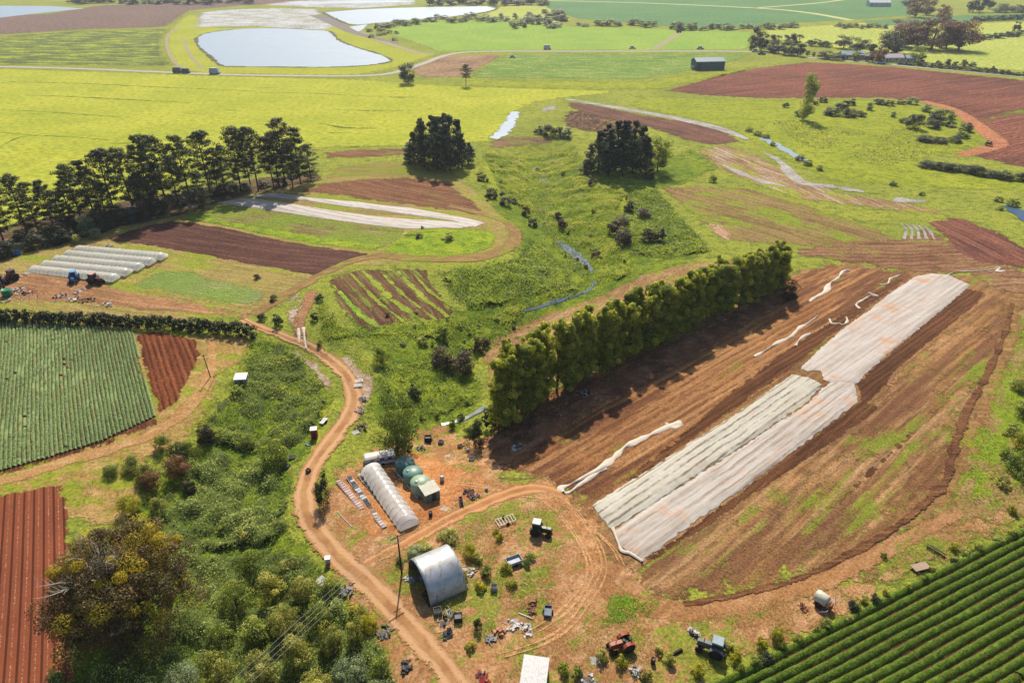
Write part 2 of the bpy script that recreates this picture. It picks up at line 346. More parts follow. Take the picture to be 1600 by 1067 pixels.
m_creek = Mt('creek'); m_creek = m_creek.fin(C(62, 92, 122), .45, m_creek.noise(1.2, 4), .03, .3, spec=.06)
m_ditch = Mt('shallow'); m_ditch = m_ditch.fin(m_ditch.mix(m_ditch.mr(m_ditch.noise(.5, 4), .4, .6), C(120, 132, 128), C(84, 100, 92)), .25, m_ditch.noise(1.2, 4), .03, .3, spec=.5)
pond = [(306, 60), (320, 53), (350, 48), (400, 44.5), (450, 45), (505, 48), (518, 51), (530, 63), (556, 74), (590, 84), (611, 94), (600, 99), (560, 103.5), (500, 105.5), (430, 105), (370, 104.5), (345, 102.5), (327, 88), (310, 73)]
F_('pond_water', pond, m_water, 3, smooth=True)
F_('pond_water', [(504, 20), (560, 15), (640, 12), (760, 10), (776, 14), (755, 20), (700, 27), (640, 32), (600, 36), (560, 39), (540, 37)], m_water, 3)
F_('pond_water', [(544, 43), (575, 38), (566, 47), (553, 53)], m_water, 3)
F_('pond_water', [(-150, 8), (0, 9.5), (80, 10), (132, 14), (70, 20), (0, 28), (-150, 34)], m_water, 3)
F_('pond_water', [(440, 5), (560, 1), (648, 1.5), (648, 3), (560, 5.5), (470, 7)], m_water, 3)
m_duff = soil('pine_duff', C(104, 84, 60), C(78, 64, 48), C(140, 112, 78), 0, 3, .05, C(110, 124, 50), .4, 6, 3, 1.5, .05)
F_('meadow', [(-500, 100), (0, 107), (60, 109), (330, 118), (560, 124), (700, 134), (800, 137), (900, 139), (985, 143), (900, 152), (840, 160), (806, 178), (792, 205), (762, 224), (640, 230), (470, 232), (300, 275), (100, 350), (-200, 420), (-700, 420)], m_meadow, 1)
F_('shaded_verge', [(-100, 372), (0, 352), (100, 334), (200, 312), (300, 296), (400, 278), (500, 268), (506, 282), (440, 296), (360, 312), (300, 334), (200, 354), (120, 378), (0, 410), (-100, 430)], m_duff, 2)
m_marg = soil('pond_margin', C(104, 96, 70), C(78, 74, 60), C(150, 144, 110), 0, 3, .1, C(120, 130, 60), .4, 6, 3, .6, .05)
for P_m, w_m in ((pond + [pond[0]], 4.5), ([(504, 20), (560, 15), (640, 12), (760, 10), (776, 14), (755, 20), (700, 27), (640, 32), (600, 36), (560, 39), (540, 37), (504, 20)], 6)): ribbon('pond_margin', P_m, [w_m, w_m], m_marg, 5, sp=5, wj=.8)
m_wl = grass('weed_line', C(112, 124, 48), C(98, 112, 46), C(140, 150, 52), .45, .3, 2, .3)
for q, w in (([(10, 128), (130, 131), (260, 137), (400, 143)], 2.6), ([(40, 149), (100, 151), (200, 156), (300, 161)], 3), ([(0, 172), (70, 175), (140, 180), (205, 184)], 2), ([(0, 207), (60, 212), (170, 219)], 1.8), ([(400, 145), (480, 146), (560, 150), (670, 153)], 2), ([(520, 172), (580, 173), (640, 173)], 3), ([(500, 193), (540, 200), (585, 201)], 4), ([(0, 230), (30, 215), (60, 212)], 1.6)):
    ribbon('weed_line', q, [w * .5, w, w * .5], m_wl, 4, sp=2, wj=.9)
F_('young_crop_field', [(596, 50), (640, 35), (700, 33), (790, 33), (900, 42), (1060, 46), (1178, 50), (1172, 78), (1000, 79), (800, 79), (680, 81), (660, 72)], m_young, 2)
m_smallbrown = soil('small_brown', C(160, 128, 96), C(132, 102, 82), C(180, 150, 112), ang((640, 110), (780, 90)), 8, .2, C(150, 160, 80), .3, 60, 8, .3, .02, .1, .2)
F_('ploughed_field', [(644, 106), (660, 95), (690, 87), (790, 85), (760, 103), (728, 121), (660, 122), (640, 114)], m_smallbrown, 2)
F_('rough_crop_field', [(790, 84), (1000, 83), (1180, 84), (1150, 95), (1120, 104), (1060, 115), (1000, 125), (900, 124), (728, 122), (760, 103)], m_roughcrop, 2)
F_('grass_strip', [(728, 124), (900, 126), (1000, 127), (1110, 110), (1240, 95), (1180, 108), (1040, 141), (900, 142), (700, 134)], m_bright, 2)
F_('far_crop_field', [(858, -1), (1080, -4), (1300, -5), (1420, -4), (1430, 24), (1330, 32), (1225, 37), (1180, 42), (1060, 44), (960, 34), (900, 30), (850, 12)], m_farcrop, 2)
F_('far_crop_field', [(1340, 33), (1500, 24), (1700, 20), (1700, 33), (1500, 33), (1380, 42)], m_farcrop, 2)
F_('far_meadow', [(1190, 46), (1340, 36), (1480, 38), (1600, 34), (1900, 32), (1900, 104), (1600, 112), (1420, 96), (1340, 80), (1200, 60)], m_farfield, 1)
F_('far_meadow', [(740, 30), (780, 10), (860, 8), (900, 32), (860, 40), (790, 38)], m_farfield, 1)
m_path = Mt('farm_path'); m_path = m_path.fin(m_path.mix(m_path.noise(.1, 4), C(205, 205, 120), C(190, 185, 130)), .9, None, alpha=None)
ribbon('farm_path', [(840, 1), (1000, 5), (1180, 13), (1260, 20), (1330, 32)], [10, 12], m_path, 3, sp=20)
ribbon('farm_path', [(1180, 13), (1280, 5), (1330, -2)], [8, 8], m_path, 3, sp=20)
m_trackfar = Mt('worn_track'); m_trackfar = m_trackfar.fin(m_trackfar.mix(m_trackfar.noise(.2, 4), C(150, 135, 105), C(165, 155, 110)), .9)
ribbon('farm_path', [(1022, 77), (1062, 52)], [7, 7], m_trackfar, 3, sp=10)
ribbon('farm_path', [(560, 50), (600, 66), (650, 82), (680, 84)], [9, 7], m_trackfar, 3, sp=10)
ribbon('farm_path', [(280, 42), (262, 56), (262, 78), (275, 100), (300, 113)], [3, 3], m_trackfar, 3, sp=10)
ribbon('farm_path', [(286, 60), (296, 85), (318, 108)], [3, 3], m_trackfar, 3, sp=10)
m_dark_dirt = Mt('dirt_spit'); m_dark_dirt = m_dark_dirt.fin(m_dark_dirt.mix(m_dark_dirt.noise(.1, 4), C(140, 130, 125), C(110, 104, 96)), .95)
ribbon('causeway', [(495, 24), (530, 40), (556, 52), (620, 68)], [22, 8], m_dark_dirt, 4, sp=10)
m_road = Mt('road'); rn = m_road.noise(.3, 5); m_road = m_road.fin(m_road.mix(rn, C(165, 158, 148), C(190, 184, 174)), .9, m_road.noise(3, 4), .02)
road = [(-300, 97), (0, 104.5), (130, 108), (330, 116), (440, 118.5), (550, 119), (610, 115), (660, 100), (700, 86), (750, 81), (860, 80.5), (1000, 80.5), (1130, 80.5), (1200, 83), (1290, 93), (1400, 102), (1600, 120.5), (1900, 150)]
ribbon('road', road, [6.5, 6.5], m_road, 4, sp=8)
# ploughed red field on the right
A_pl = ang((1060, 140), (1400, 112))
m_plough = soil('ploughed_red', C(142, 88, 70), C(104, 66, 56), C(166, 108, 84), A_pl + .10, 3.2, .55, C(130, 140, 60), .12, 70, 5, .5, .012, .3, .25, .9)
F_('ploughed_field', [(1034, 142), (1120, 118), (1180, 106), (1260, 97), (1330, 100), (1400, 105), (1600, 125), (1900, 160), (1900, 290), (1640, 268), (1590, 262), (1505, 241), (1540, 232), (1556, 222), (1548, 206), (1510, 182), (1450, 160), (1380, 154), (1200, 155), (1100, 150)], m_plough, 2)
m_redtrack = soil('red_bare', C(190, 125, 85), C(165, 105, 74), C(205, 150, 110), 0, 3, .1, None, 0, 14, 2, .8, .05)
ribbon('dirt_track', [(1440, 158), (1490, 172), (1525, 195), (1552, 215), (1560, 226), (1530, 236), (1500, 243)], [9, 11, 8], m_redtrack, 3, sp=4)
F_('green_strip', [(1530, 186), (1570, 172), (1640, 165), (1640, 176), (1580, 182), (1545, 194)], m_lush, 3)
F_('wet_meadow', [(1000, 150), (1160, 157), (1380, 156), (1450, 162), (1510, 186), (1545, 208), (1550, 222), (1500, 240), (1440, 250), (1600, 270), (1900, 300), (1900, 420), (1600, 300), (1400, 292), (1300, 285), (1200, 240), (1130, 200), (980, 165)], m_bright, 1)
# ---- middle distance
m_dk1 = soil('beds_dark', C(122, 84, 70), C(98, 68, 58), C(150, 112, 88), ang((900, 162), (1110, 215)), 1.6, .4, None, 0, 30, 2, 1, .05)
F_('ploughed_bed', [(884, 158), (930, 164), (1010, 180), (1090, 192), (1140, 206), (1160, 222), (1115, 229), (1070, 220), (1010, 200), (930, 182), (884, 168)], m_dk1, 3, smooth=False)
m_gravel = soil('grey_track', C(178, 172, 162), C(150, 145, 136), C(196, 192, 186), 0, 3, .05, None, 0, 10, 2, 1.2, .05, .05, .15)
ribbon('gravel_track', [(884, 155), (960, 168), (1050, 184), (1120, 200), (1168, 218)], [4, 7, 8, 9, 4], m_gravel, 4, sp=4)
m_swirl = soil('swirl', C(106, 74, 58), C(76, 56, 46), C(150, 122, 84), ang((880, 200), (990, 178)) + .5, 2.6, .7, C(190, 170, 90), .25, 6, 2, 1.2, .1, wob=1.5)
F_('ploughed_bed', [(876, 182), (900, 172), (950, 178), (990, 190), (1010, 204), (960, 212), (905, 204), (880, 198)], m_swirl, 2, smooth=True)
F_('pale_patch', [(837, 174), (850, 166), (876, 162), (880, 165), (860, 176)], m_gravel, 2)
F_('pale_patch', [(858, 186), (868, 183), (872, 192), (860, 196)], m_gravel, 2)
F_('bare_patch', [(762, 222), (800, 212), (855, 214), (862, 225), (800, 232), (765, 232)], soil('patch', C(148, 116, 88), C(120, 92, 74), C(170, 140, 100), 0, 2, .1, C(150, 160, 60), .5), 2, smooth=True)
F_('valley_grass', [(752, 240), (900, 228), (930, 260), (1020, 250), (1085, 232), (1130, 262), (1070, 290), (1030, 296), (1060, 330), (1110, 380), (1100, 405), (1010, 440), (860, 520), (770, 540), (735, 600), (760, 640), (700, 700), (560, 660), (590, 560), (500, 470), (620, 520), (720, 480), (790, 400), (805, 360), (770, 330), (740, 270)], m_lush, 1)
F_('reed_slope', [(678, 424), (740, 418), (800, 404), (830, 370), (870, 400), (905, 430), (895, 455), (820, 480), (730, 490), (705, 470)], m_reed, 2, smooth=False)
F_('reed_slope', [(980, 300), (1030, 296), (1062, 335), (1100, 375), (1120, 395), (1040, 408), (985, 402), (960, 370), (970, 330)], m_reed, 2)
F_('bright_slope', [(930, 300), (990, 310), (975, 360), (990, 400), (1000, 430), (960, 440), (930, 420), (900, 360), (890, 320)], m_bright, 2, smooth=True)
F_('reed_slope', [(600, 570), (700, 560), (748, 575), (752, 625), (660, 652), (600, 640), (585, 600)], m_reed, 2, smooth=True)
F_('bright_slope', [(740, 250), (800, 240), (850, 245), (870, 262), (850, 300), (800, 310), (760, 300)], m_bright, 2, smooth=True)
m_brownA = soil('brown_a', C(134, 92, 66), C(112, 76, 58), C(162, 122, 86), ang((480, 290), (740, 335)), 1.8, .35, C(140, 150, 60), .32, 30, 3.4, 1.5, .04)
F_('ploughed_bed', [(465, 300), (500, 286), (560, 279), (640, 277), (705, 283), (730, 305), (765, 335), (740, 337), (640, 322), (540, 309)], m_brownA, 2)
F_('ploughed_bed', [(498, 238), (560, 233), (650, 232), (640, 240), (600, 246), (510, 249)], m_brownA, 2)
m_tan2 = soil('tan_a', C(150, 140, 66), C(132, 126, 60), C(166, 150, 86), 0, 2, .1, C(150, 165, 50), .5, 20, 3)
F_('stubble_field', [(520, 262), (620, 248), (700, 258), (735, 290), (700, 283), (560, 276), (500, 283)], m_tan2, 1)
A_L = ang((150, 378), (520, 428)); A_net = ang((440, 305), (740, 352))
m_dbed = soil('dark_bed', C(100, 68, 58), C(84, 57, 50), C(132, 94, 80), A_L, 1.55, .5, None, 0, 60, 1.4, 1.4, .03, .12, .15)
F_('ploughed_bed', [(160, 376), (200, 360), (240, 350), (268, 345), (350, 355), (470, 380), (583, 396), (575, 406), (530, 420), (490, 432), (440, 422), (330, 402), (240, 386)], m_dbed, 3)
m_rowsg = soil('green_rows', C(150, 138, 80), C(120, 104, 66), C(170, 160, 100), A_L, 2.2, .3, C(144, 160, 62), .7, 60, 3.4, 1.3, .05, .2, .2)
F_('vegetable_rows', [(268, 343), (310, 326), (350, 318), (480, 336), (640, 358), (620, 378), (586, 394), (470, 378), (360, 356)], m_rowsg, 2)
m_brg = grass('leafy_strip', C(146, 168, 52), C(168, 184, 54), C(112, 144, 46), .2, .1, 1.8, .6, C(70, 100, 30), .5)
F_('leafy_strip', [(270, 342), (290, 334), (360, 345), (450, 360), (590, 380), (604, 388), (584, 394), (470, 379), (360, 356)], m_brg, 3)
F_('leafy_strip', [(588, 400), (640, 362), (700, 357), (765, 360), (776, 378), (760, 392), (700, 402), (620, 405)], m_brg, 3, smooth=True)
m_olive = soil('olive_field', C(168, 146, 84), C(146, 130, 72), C(186, 164, 104), A_L, 1.6, .2, C(160, 170, 60), .55, 40, 3, 1.6, .05)
F_('fallow_field', [(268, 396), (330, 404), (440, 424), (486, 434), (455, 458), (415, 482), (360, 482), (280, 470), (190, 452), (225, 425)], m_olive, 2)
m_pgreen = soil('pale_green_field', C(150, 158, 92), C(132, 142, 84), C(168, 170, 112), A_L, 1.5, .45, C(142, 164, 80), .8, 60, 2.6, 1.6, .06, .2)
F_('seedling_field', [(255, 420), (300, 424), (400, 448), (425, 462), (405, 478), (340, 476), (270, 462), (200, 448), (215, 436)], m_pgreen, 3)
m_farmtrack = soil('farm_track', C(170, 124, 86), C(140, 100, 70), C(190, 148, 108), A_L, 2.2, .15, C(150, 150, 60), .25, 30, 2.2, 1.5, .06)
F_('terrace_ground', [(-300, 430), (0, 396), (160, 352), (300, 318), (470, 284), (560, 262), (700, 258), (770, 320), (800, 345), (806, 390), (740, 408), (560, 420), (500, 440), (440, 480), (400, 500), (0, 500), (-300, 500)], m_olive, 0)
F_('yard_ground', [(-150, 440), (0, 428), (60, 424), (175, 445), (200, 452), (300, 472), (400, 488), (400, 502), (300, 492), (150, 478), (-150, 462)], m_farmtrack, 2)
ribbon('dirt_track', [(0, 380), (60, 366), (150, 350), (200, 345)], [6, 7], m_farmtrack, 2, sp=3)
ribbon('dirt_track', [(395, 492), (440, 466), (490, 436), (540, 412), (590, 400), (650, 404), (740, 404), (790, 388), (806, 370), (795, 350), (765, 338), (700, 322)], [5, 5, 5.5, 6, 5.5, 4.5], soil('loop_track', C(160, 128, 80), C(134, 104, 68), C(178, 146, 96), .3, 2.4, .1, C(158, 170, 56), .5, 8, 2), 4, sp=2.5)
A_S = ang((545, 440), (610, 515))
m_strip = soil('striped_beds', C(116, 84, 60), C(92, 64, 50), C(150, 120, 88), A_S, 1.6, .4, C(142, 158, 60), .4, 60, 2.2, 1.8, .06, .15, .3)
F_('vegetable_beds', [(508, 438), (540, 424), (590, 418), (668, 420), (682, 445), (710, 488), (700, 500), (650, 504), (572, 520), (540, 498), (518, 465)], m_strip, 3)
m_gs = grass('weed_strip', C(150, 164, 62), C(168, 178, 72), C(124, 146, 56), .4, .2, 2.4, .3)
for i, (a, b, w) in enumerate([((520, 446), (600, 516), 2.2), ((548, 428), (640, 510), 1.6), ((566, 424), (664, 505), 3.0), ((590, 420), (684, 503), 1.5), ((622, 424), (700, 496), 2.4), ((648, 430), (706, 480), 1.3)]):
    ribbon('weed_strip', [a, ((a[0] + b[0]) / 2 - 4, (a[1] + b[1]) / 2 + 2), b], [w * .7, w * 1.3, w * .8], m_gs, 5, sp=1.5, wj=.22)
m_edge = grass('sprout_strip', C(140, 172, 60), C(160, 186, 66), C(120, 156, 54), .3, .3, 3, .3)
ribbon('sprout_strip', [(530, 455), (560, 490), (590, 512)], [2, 2.4, 1.6], m_edge, 6, sp=1.2, wj=.4)
# net-covered strips left
def net_mat(name, base, dirty, dark, a, per, rib=.5, rustamt=.4, green=None):
    m = Mt(name); v = m.map(-a); y = m.x(v, 1); wob = m.ma('MULTIPLY', m.ma('SUBTRACT', m.noise(.12, 3), .5), 1.2); s = m.ma('SINE', m.ma('MULTIPLY', m.ma('ADD', y, wob), 2 * math.pi / per))
    st = m.noise(1.0, 5, .7, m.map(-a, (1 / 18., 1 / 1.1, 1))); cross = m.noise(1.0, 4, .7, m.map(-a, (1.6, .12, 1)))
    c = m.mix(m.mr(st, .38, .66), base, dirty); c = m.mix(m.ma('MULTIPLY', m.mr(m.noise(.10, 5, .7), .52, .66), rustamt), c, C(205, 150, 105))
    c = m.mix(m.ma('MULTIPLY', m.mr(s, -1, -.35, 1, 0), m.ma('MULTIPLY', rib, m.mr(m.noise(1.0, 4, .7, m.map(-a, (.12, .2, 1))), .35, .6))), c, dark)
    if green: c = m.mix(m.ma('MULTIPLY', m.mr(s, .2, .9), .35), c, green)
    c = m.mix(1.0, c, m.mix(cross, (.86, .86, .86, 1), (1.12, 1.12, 1.12, 1)), 'MULTIPLY')
    return m.fin(c, .6, m.ma('ADD', st, m.ma('MULTIPLY', cross, .5)), .12, .8, spec=.2)
m_netL = net_mat('crop_cover_left', C(194, 187, 181), C(168, 158, 147), C(120, 105, 88), A_net, 3.0, .55, .15)
def ridge(a, per, amp, n2=.12):
    def f(X, Y, D):
        v = -X * math.sin(a) + Y * math.cos(a); u = X * math.cos(a) + Y * math.sin(a)
        return np.clip(D / .7, 0, 1) * (.10 + amp * (1 - np.abs(np.sin(np.pi * v / per))) + n2 * fbm(X, Y, 1.6, 2) + n2 * .8 * fbm(u / 9, v, .9, 2))
    return f
net1 = F_('crop_cover', [(338, 318), (380, 310), (455, 319), (560, 335), (640, 343), (710, 347), (745, 353), (720, 357), (665, 357), (640, 358), (545, 347), (430, 330)], m_netL, 4, sp=1.5, zf=ridge(A_net, 3.0, .25))
net2 = F_('crop_cover', [(385, 307), (430, 302), (480, 309), (560, 316), (640, 325), (700, 336), (758, 349), (742, 355), (712, 346), (600, 330), (480, 314)], m_netL, 4, sp=1.5, zf=ridge(A_net, 3.0, .25))
for o, l in ((net1, 'wide white crop cover with dark seams on the left terrace beds'), (net2, 'narrow white crop cover along the brown bed on the left terrace')):
    o['kind'] = 'thing'; tag(o, l, 'crop cover', 'white crop covers over the vegetable beds')
# ---- right side, middle
A_R2 = ang((1080, 300), (1330, 345))
m_r2 = soil('stubble_right', C(150, 132, 74), C(128, 104, 66), C(172, 140, 96), A_R2 - .25, 3.5, .3, C(150, 168, 50), .55, 40, 5, 1.2, .04, .2)
F_('stubble_field', [(1028, 292), (1090, 290), (1160, 292), (1260, 320), (1340, 345), (1400, 370), (1440, 395), (1360, 400), (1240, 385), (1160, 380), (1120, 372), (1080, 335)], m_r2, 2)
F_('bare_patch', [(1098, 350), (1120, 348), (1148, 368), (1140, 378), (1112, 365)], soil('pale_bare', C(196, 158, 125), C(176, 138, 105), C(212, 180, 150), 0, 2, .1), 3, smooth=True)
A_R3 = ang((1260, 385), (1440, 392))
m_r3 = soil('curved_furrows', C(156, 116, 84), C(130, 92, 68), C(178, 140, 104), A_R3 + .08, 3.0, .5, C(158, 160, 66), .35, 50, 4, 1.2, .05, .25, .4, .8)
F_('ploughed_field', [(1240, 388), (1300, 375), (1400, 372), (1450, 355), (1500, 380), (1560, 405), (1640, 440), (1640, 470), (1540, 455), (1515, 430), (1450, 428), (1400, 425), (1330, 412), (1245, 400)], m_r3, 3)
m_r4 = soil('dark_plough_right', C(126, 80, 66), C(98, 64, 56), C(156, 106, 86), ang((1470, 350), (1590, 410)), 2.4, .35, None, 0, 60, 3, 1.2, .04)
F_('ploughed_field', [(1446, 346), (1480, 340), (1508, 342), (1560, 362), (1600, 384), (1660, 410), (1660, 432), (1580, 418), (1520, 410), (1490, 392), (1470, 370)], m_r4, 4)
F_('dirt_wash', [(1085, 235), (1130, 225), (1180, 240), (1250, 275), (1310, 300), (1370, 308), (1500, 330), (1440, 335), (1330, 322), (1240, 312), (1180, 290), (1120, 265)], soil('wash', C(170, 136, 92), C(140, 108, 76), C(205, 185, 160), ang((1130, 240), (1300, 310)), 3.0, .4, C(170, 176, 60), .5, 24, 3, 1.2, .05), 2)
for q in ([(1195, 240), (1215, 250), (1245, 278), (1262, 290)], [(1130, 258), (1180, 280), (1230, 292)], [(1220, 262), (1250, 285), (1300, 292), (1350, 300)]):
    ribbon('wash_strip', q, [2, 5, 3], m_gravel, 4, sp=3, wj=.6)
F_('pale_patch', [(1375, 315), (1400, 307), (1450, 313), (1455, 318), (1410, 318)], m_gravel, 4)
for i in range(5):
    ribbon('wash_strip', [(1408 + 9 * i, 350 + 1 * i), (1416 + 9 * i, 360), (1412 + 9 * i + 3 * i, 374)], [1.6, 1.2], m_gravel, 5, sp=2, wj=.5)
A_R = ang((925, 790), (1240, 585))
m_tan3 = soil('tan_mid', C(170, 132, 86), C(146, 112, 74), C(190, 158, 116), A_R + .1, 3.0, .25, C(160, 168, 54), .42, 20, 3, 1.6, .05)
F_('fallow_field', [(745, 555), (790, 510), (850, 488), (930, 460), (1000, 428), (1060, 414), (1140, 402), (1230, 395), (1240, 430), (1100, 520), (900, 600), (760, 620)], m_tan3, 2)
# brown furrow field between the trees and the nets
F_('field_soil', [(740, 690), (800, 640), (1240, 420), (1310, 405), (1440, 420), (1640, 440), (1640, 700), (1500, 840), (1250, 930), (960, 960), (860, 780), (745, 745)], m_tf0 := soil('field_soil', C(160, 118, 76), C(132, 96, 62), C(188, 148, 104), A_R, 2.4, .35, C(150, 158, 56), .30, 60, 3.2, 2.4, .03, .2, .4, .3), 1, sp=3.5)
m_brF = soil('furrows_right', C(176, 124, 80), C(146, 100, 66), C(204, 156, 108), A_R, 1.9, .6, C(160, 156, 66), .26, 60, 2.2, 2.2, .04, .2, .35, .3, (5.0, C(112, 74, 54), .8))
F_('ploughed_field', [(740, 690), (800, 640), (980, 560), (1130, 480), (1240, 425), (1310, 410), (1440, 428), (1250, 576), (1240, 590), (1000, 760), (925, 800), (870, 770), (850, 750), (745, 740)], m_brF, 2)
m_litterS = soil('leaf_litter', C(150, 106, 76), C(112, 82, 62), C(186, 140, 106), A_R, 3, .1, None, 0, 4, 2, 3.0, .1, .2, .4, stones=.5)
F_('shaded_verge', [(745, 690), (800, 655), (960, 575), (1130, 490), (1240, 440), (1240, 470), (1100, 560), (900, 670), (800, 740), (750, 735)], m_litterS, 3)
F_('stubble_field', [(1500, 560), (1560, 470), (1570, 448), (1530, 448), (1700, 450), (1760, 760), (1600, 812), (1400, 895), (1230, 985), (1200, 990), (1200, 930), (1400, 830)], m_tanfield, 1)
m_tf = soil('stubble_rows', C(176, 130, 84), C(140, 100, 66), C(206, 166, 120), A_R, 2.2, .5, C(150, 160, 58), .42, 50, 2.6, 2.4, .03, .2, .4, .3, (6.0, C(124, 86, 62), .75), stones=.35)
F_('stubble_field', [(985, 880), (1345, 640), (1520, 450), (1580, 470), (1590, 520), (1530, 640), (1490, 750), (1400, 820), (1250, 895), (1075, 945), (985, 925), (955, 900)], m_tf, 2)
m_dks = soil('fresh_soil', C(112, 74, 50), C(90, 60, 42), C(136, 92, 62), A_R, 1.3, .4, None, 0, 60, 1.5, 2.6, .05, .2, .3)
F_('ploughed_bed', [(1508, 450), (1540, 457), (1528, 475), (1400, 580), (1378, 612), (1345, 640), (1340, 610), (1336, 598)], m_dks, 3, edge=.9, sp=1.0)
F_('ploughed_bed', [(1340, 628), (1374, 632), (1370, 645), (1180, 775), (1010, 885), (975, 905), (968, 890), (1003, 876), (1180, 748)], m_dks, 3, edge=.9, sp=1.0)
F_('ploughed_bed', [(1285, 800), (1430, 665), (1440, 662), (1436, 675), (1310, 795)], m_dks, 3, edge=.9, sp=1.0)
F_('ploughed_bed', [(960, 760), (1205, 560), (1400, 436), (1418, 434), (1240, 575), (1000, 748), (900, 790)], m_dks, 3, edge=1.4, sp=1.2)
F_('green_strip', [(1460, 640), (1500, 600), (1540, 530), (1560, 500), (1550, 560), (1510, 650)], m_yard, 3)
F_('green_strip', [(1375, 600), (1420, 560), (1500, 500), (1500, 530), (1430, 590), (1400, 620)], m_yard, 2)
m_rut = soil('wheel_rut', C(132, 90, 60), C(94, 62, 46), C(166, 118, 80), 0, .9, .2, None, 0, 10, 1, 3, .1, .25, .35)
ribbon('wheel_track', [(1582, 474), (1570, 520), (1545, 580), (1512, 640), (1490, 700), (1478, 750), (1440, 790), (1390, 830), (1320, 870), (1250, 903), (1160, 928), (1068, 944)], [1.8, 2.2, 2.6, 2.2, 1.6], m_rut, 5, sp=1.2, wj=.35, zf=lambda X, Y, c: .12 * np.abs(c) * (1 - np.abs(c)) * 4 + .1 * fbm(X, Y, .8, 2) - .05)
F_('verge', [(1590, 470), (1640, 470), (1700, 760), (1600, 812), (1400, 830), (1480, 770), (1510, 700), (1540, 620), (1580, 530)], soil('verge_soil', C(160, 132, 82), C(142, 116, 70), C(182, 150, 106), A_R, 3, .1, C(140, 160, 46), .7, 9, 3, 1.8, .05), 3)
# ---- yard and tracks in the middle
F_('yard_ground', [(560, 700), (640, 665), (700, 660), (760, 680), (800, 740), (860, 745), (920, 790), (960, 860), (1000, 880), (1060, 940), (1300, 900), (1440, 830), (1600, 760), (1600, 830), (1130, 1070), (1050, 1200), (600, 1200), (540, 960), (470, 830), (490, 760)], m_yard, 3)
m_red = soil('bare_red', C(202, 138, 84), C(178, 116, 70), C(216, 164, 112), .4, 2.5, .15, None, 0, 8, 1.5, 2.4, .08, .12, .5)
F_('bare_ground', [(528, 745), (570, 735), (640, 700), (740, 735), (790, 760), (745, 790), (690, 830), (640, 842), (580, 850), (545, 800)], m_red, 4, smooth=True)
def track_mat(name, a, b, c):
    m = Mt(name); ac = m.attr('across'); ab = m.ma('ABSOLUTE', m.ma('ADD', ac, m.ma('MULTIPLY', m.ma('SUBTRACT', m.noise(.35, 4), .5), .5)))
    w = m.mr(m.ma('ABSOLUTE', m.ma('SUBTRACT', ab, .42)), .05, .3, 1, 0); n = m.noise(2.4, 6, .75)
    col = m.mix(m.mr(m.noise(.25, 5), .4, .62), a, b); col = m.mix(m.ma('MULTIPLY', w, .8), col, c)
    col = m.mix(m.mr(m.ma('ADD', ab, m.ma('MULTIPLY', n, .6)), 1.0, 1.25), col, C(150, 140, 72))
    col = m.mix(1.0, col, m.mix(n, (.78, .78, .78, 1), (1.22, 1.22, 1.22, 1)), 'MULTIPLY')
    return m.fin(col, .95, m.ma('SUBTRACT', n, m.ma('MULTIPLY', w, .8)), .12, .8, edge_alpha(m, .35, .9), spec=.05)
m_track = track_mat('main_track', C(190, 144, 98), C(170, 122, 80), C(216, 172, 128))
m_rutl = soil('rut_light', C(206, 156, 108), C(190, 140, 94), C(216, 170, 124), 0, .9, .1, None, 0, 10, 1, 3, .1, .08, .35)
m_track2 = track_mat('red_track', C(194, 138, 90), C(176, 120, 76), C(216, 164, 116))
ribbon('dirt_track', [(380, 500), (410, 514), (450, 528), (490, 545), (520, 566), (543, 590), (553, 618), (548, 645), (530, 672), (505, 705), (484, 738), (476, 770), (480, 805), (505, 842), (545, 885), (590, 925), (635, 975), (672, 1015), (712, 1067), (760, 1140)], [3.6, 4.0, 5.5, 5.6, 5.4, 5.6, 5.4, 5.0], m_track, 6, sp=1.3)
ribbon('dirt_track', [(552, 892), (590, 872), (640, 846), (700, 812), (760, 785), (810, 766), (850, 764), (890, 778)], [3.6, 3.4, 4.0, 4.4, 2.4], m_track2, 5, sp=1.3)
F_('worn_ground', [(700, 738), (745, 740), (790, 752), (850, 758), (900, 770), (935, 800), (955, 850), (962, 890), (950, 935), (925, 970), (880, 1000), (830, 1012), (850, 985), (886, 950), (905, 905), (900, 860), (876, 830), (850, 800), (800, 782), (740, 775), (700, 760)], soil('worn_ground', C(196, 144, 96), C(178, 124, 80), C(214, 166, 120), .4, 2.5, .1, C(160, 156, 70), .18, 6, 2, 2.4, .08, .12, .5), 4, smooth=True, edge=3.5)
for q in ([(852, 764), (885, 785), (915, 820), (936, 860), (938, 895), (915, 935), (885, 975), (840, 1003), (780, 1022)], [(830, 772), (868, 800), (905, 850), (918, 890), (902, 925), (868, 960), (820, 990)], [(870, 770), (905, 810), (950, 850), (968, 880)], [(700, 752), (742, 757), (800, 770), (850, 775)]):
    for d in (0, 8): ribbon('wheel_track', [(a + d, b + d * .6) for a, b in q], [.5, .75, .5], m_rutl, 5, sp=1.2, wj=.5)
ribbon('dirt_track', [(940, 900), (960, 930), (1040, 955), (1160, 945), (1300, 900), (1420, 840), (1500, 800)], [4, 5, 5, 3], soil('worn_verge', C(176, 128, 84), C(156, 112, 72), C(196, 150, 108), A_R, 2, .1, C(150, 156, 60), .25, 8, 2), 4, sp=2)
m_litter = soil('rubble_ground', C(190, 165, 145), C(160, 130, 105), C(215, 198, 184), 0, 2, .05, C(150, 155, 70), .35, 3, 2, 3.0, .2, .1, .5, stones=.8)
F_('rubble_ground', [(448, 462), (470, 456), (476, 470), (470, 510), (460, 530), (440, 515), (442, 490)], m_litter, 3, smooth=True)
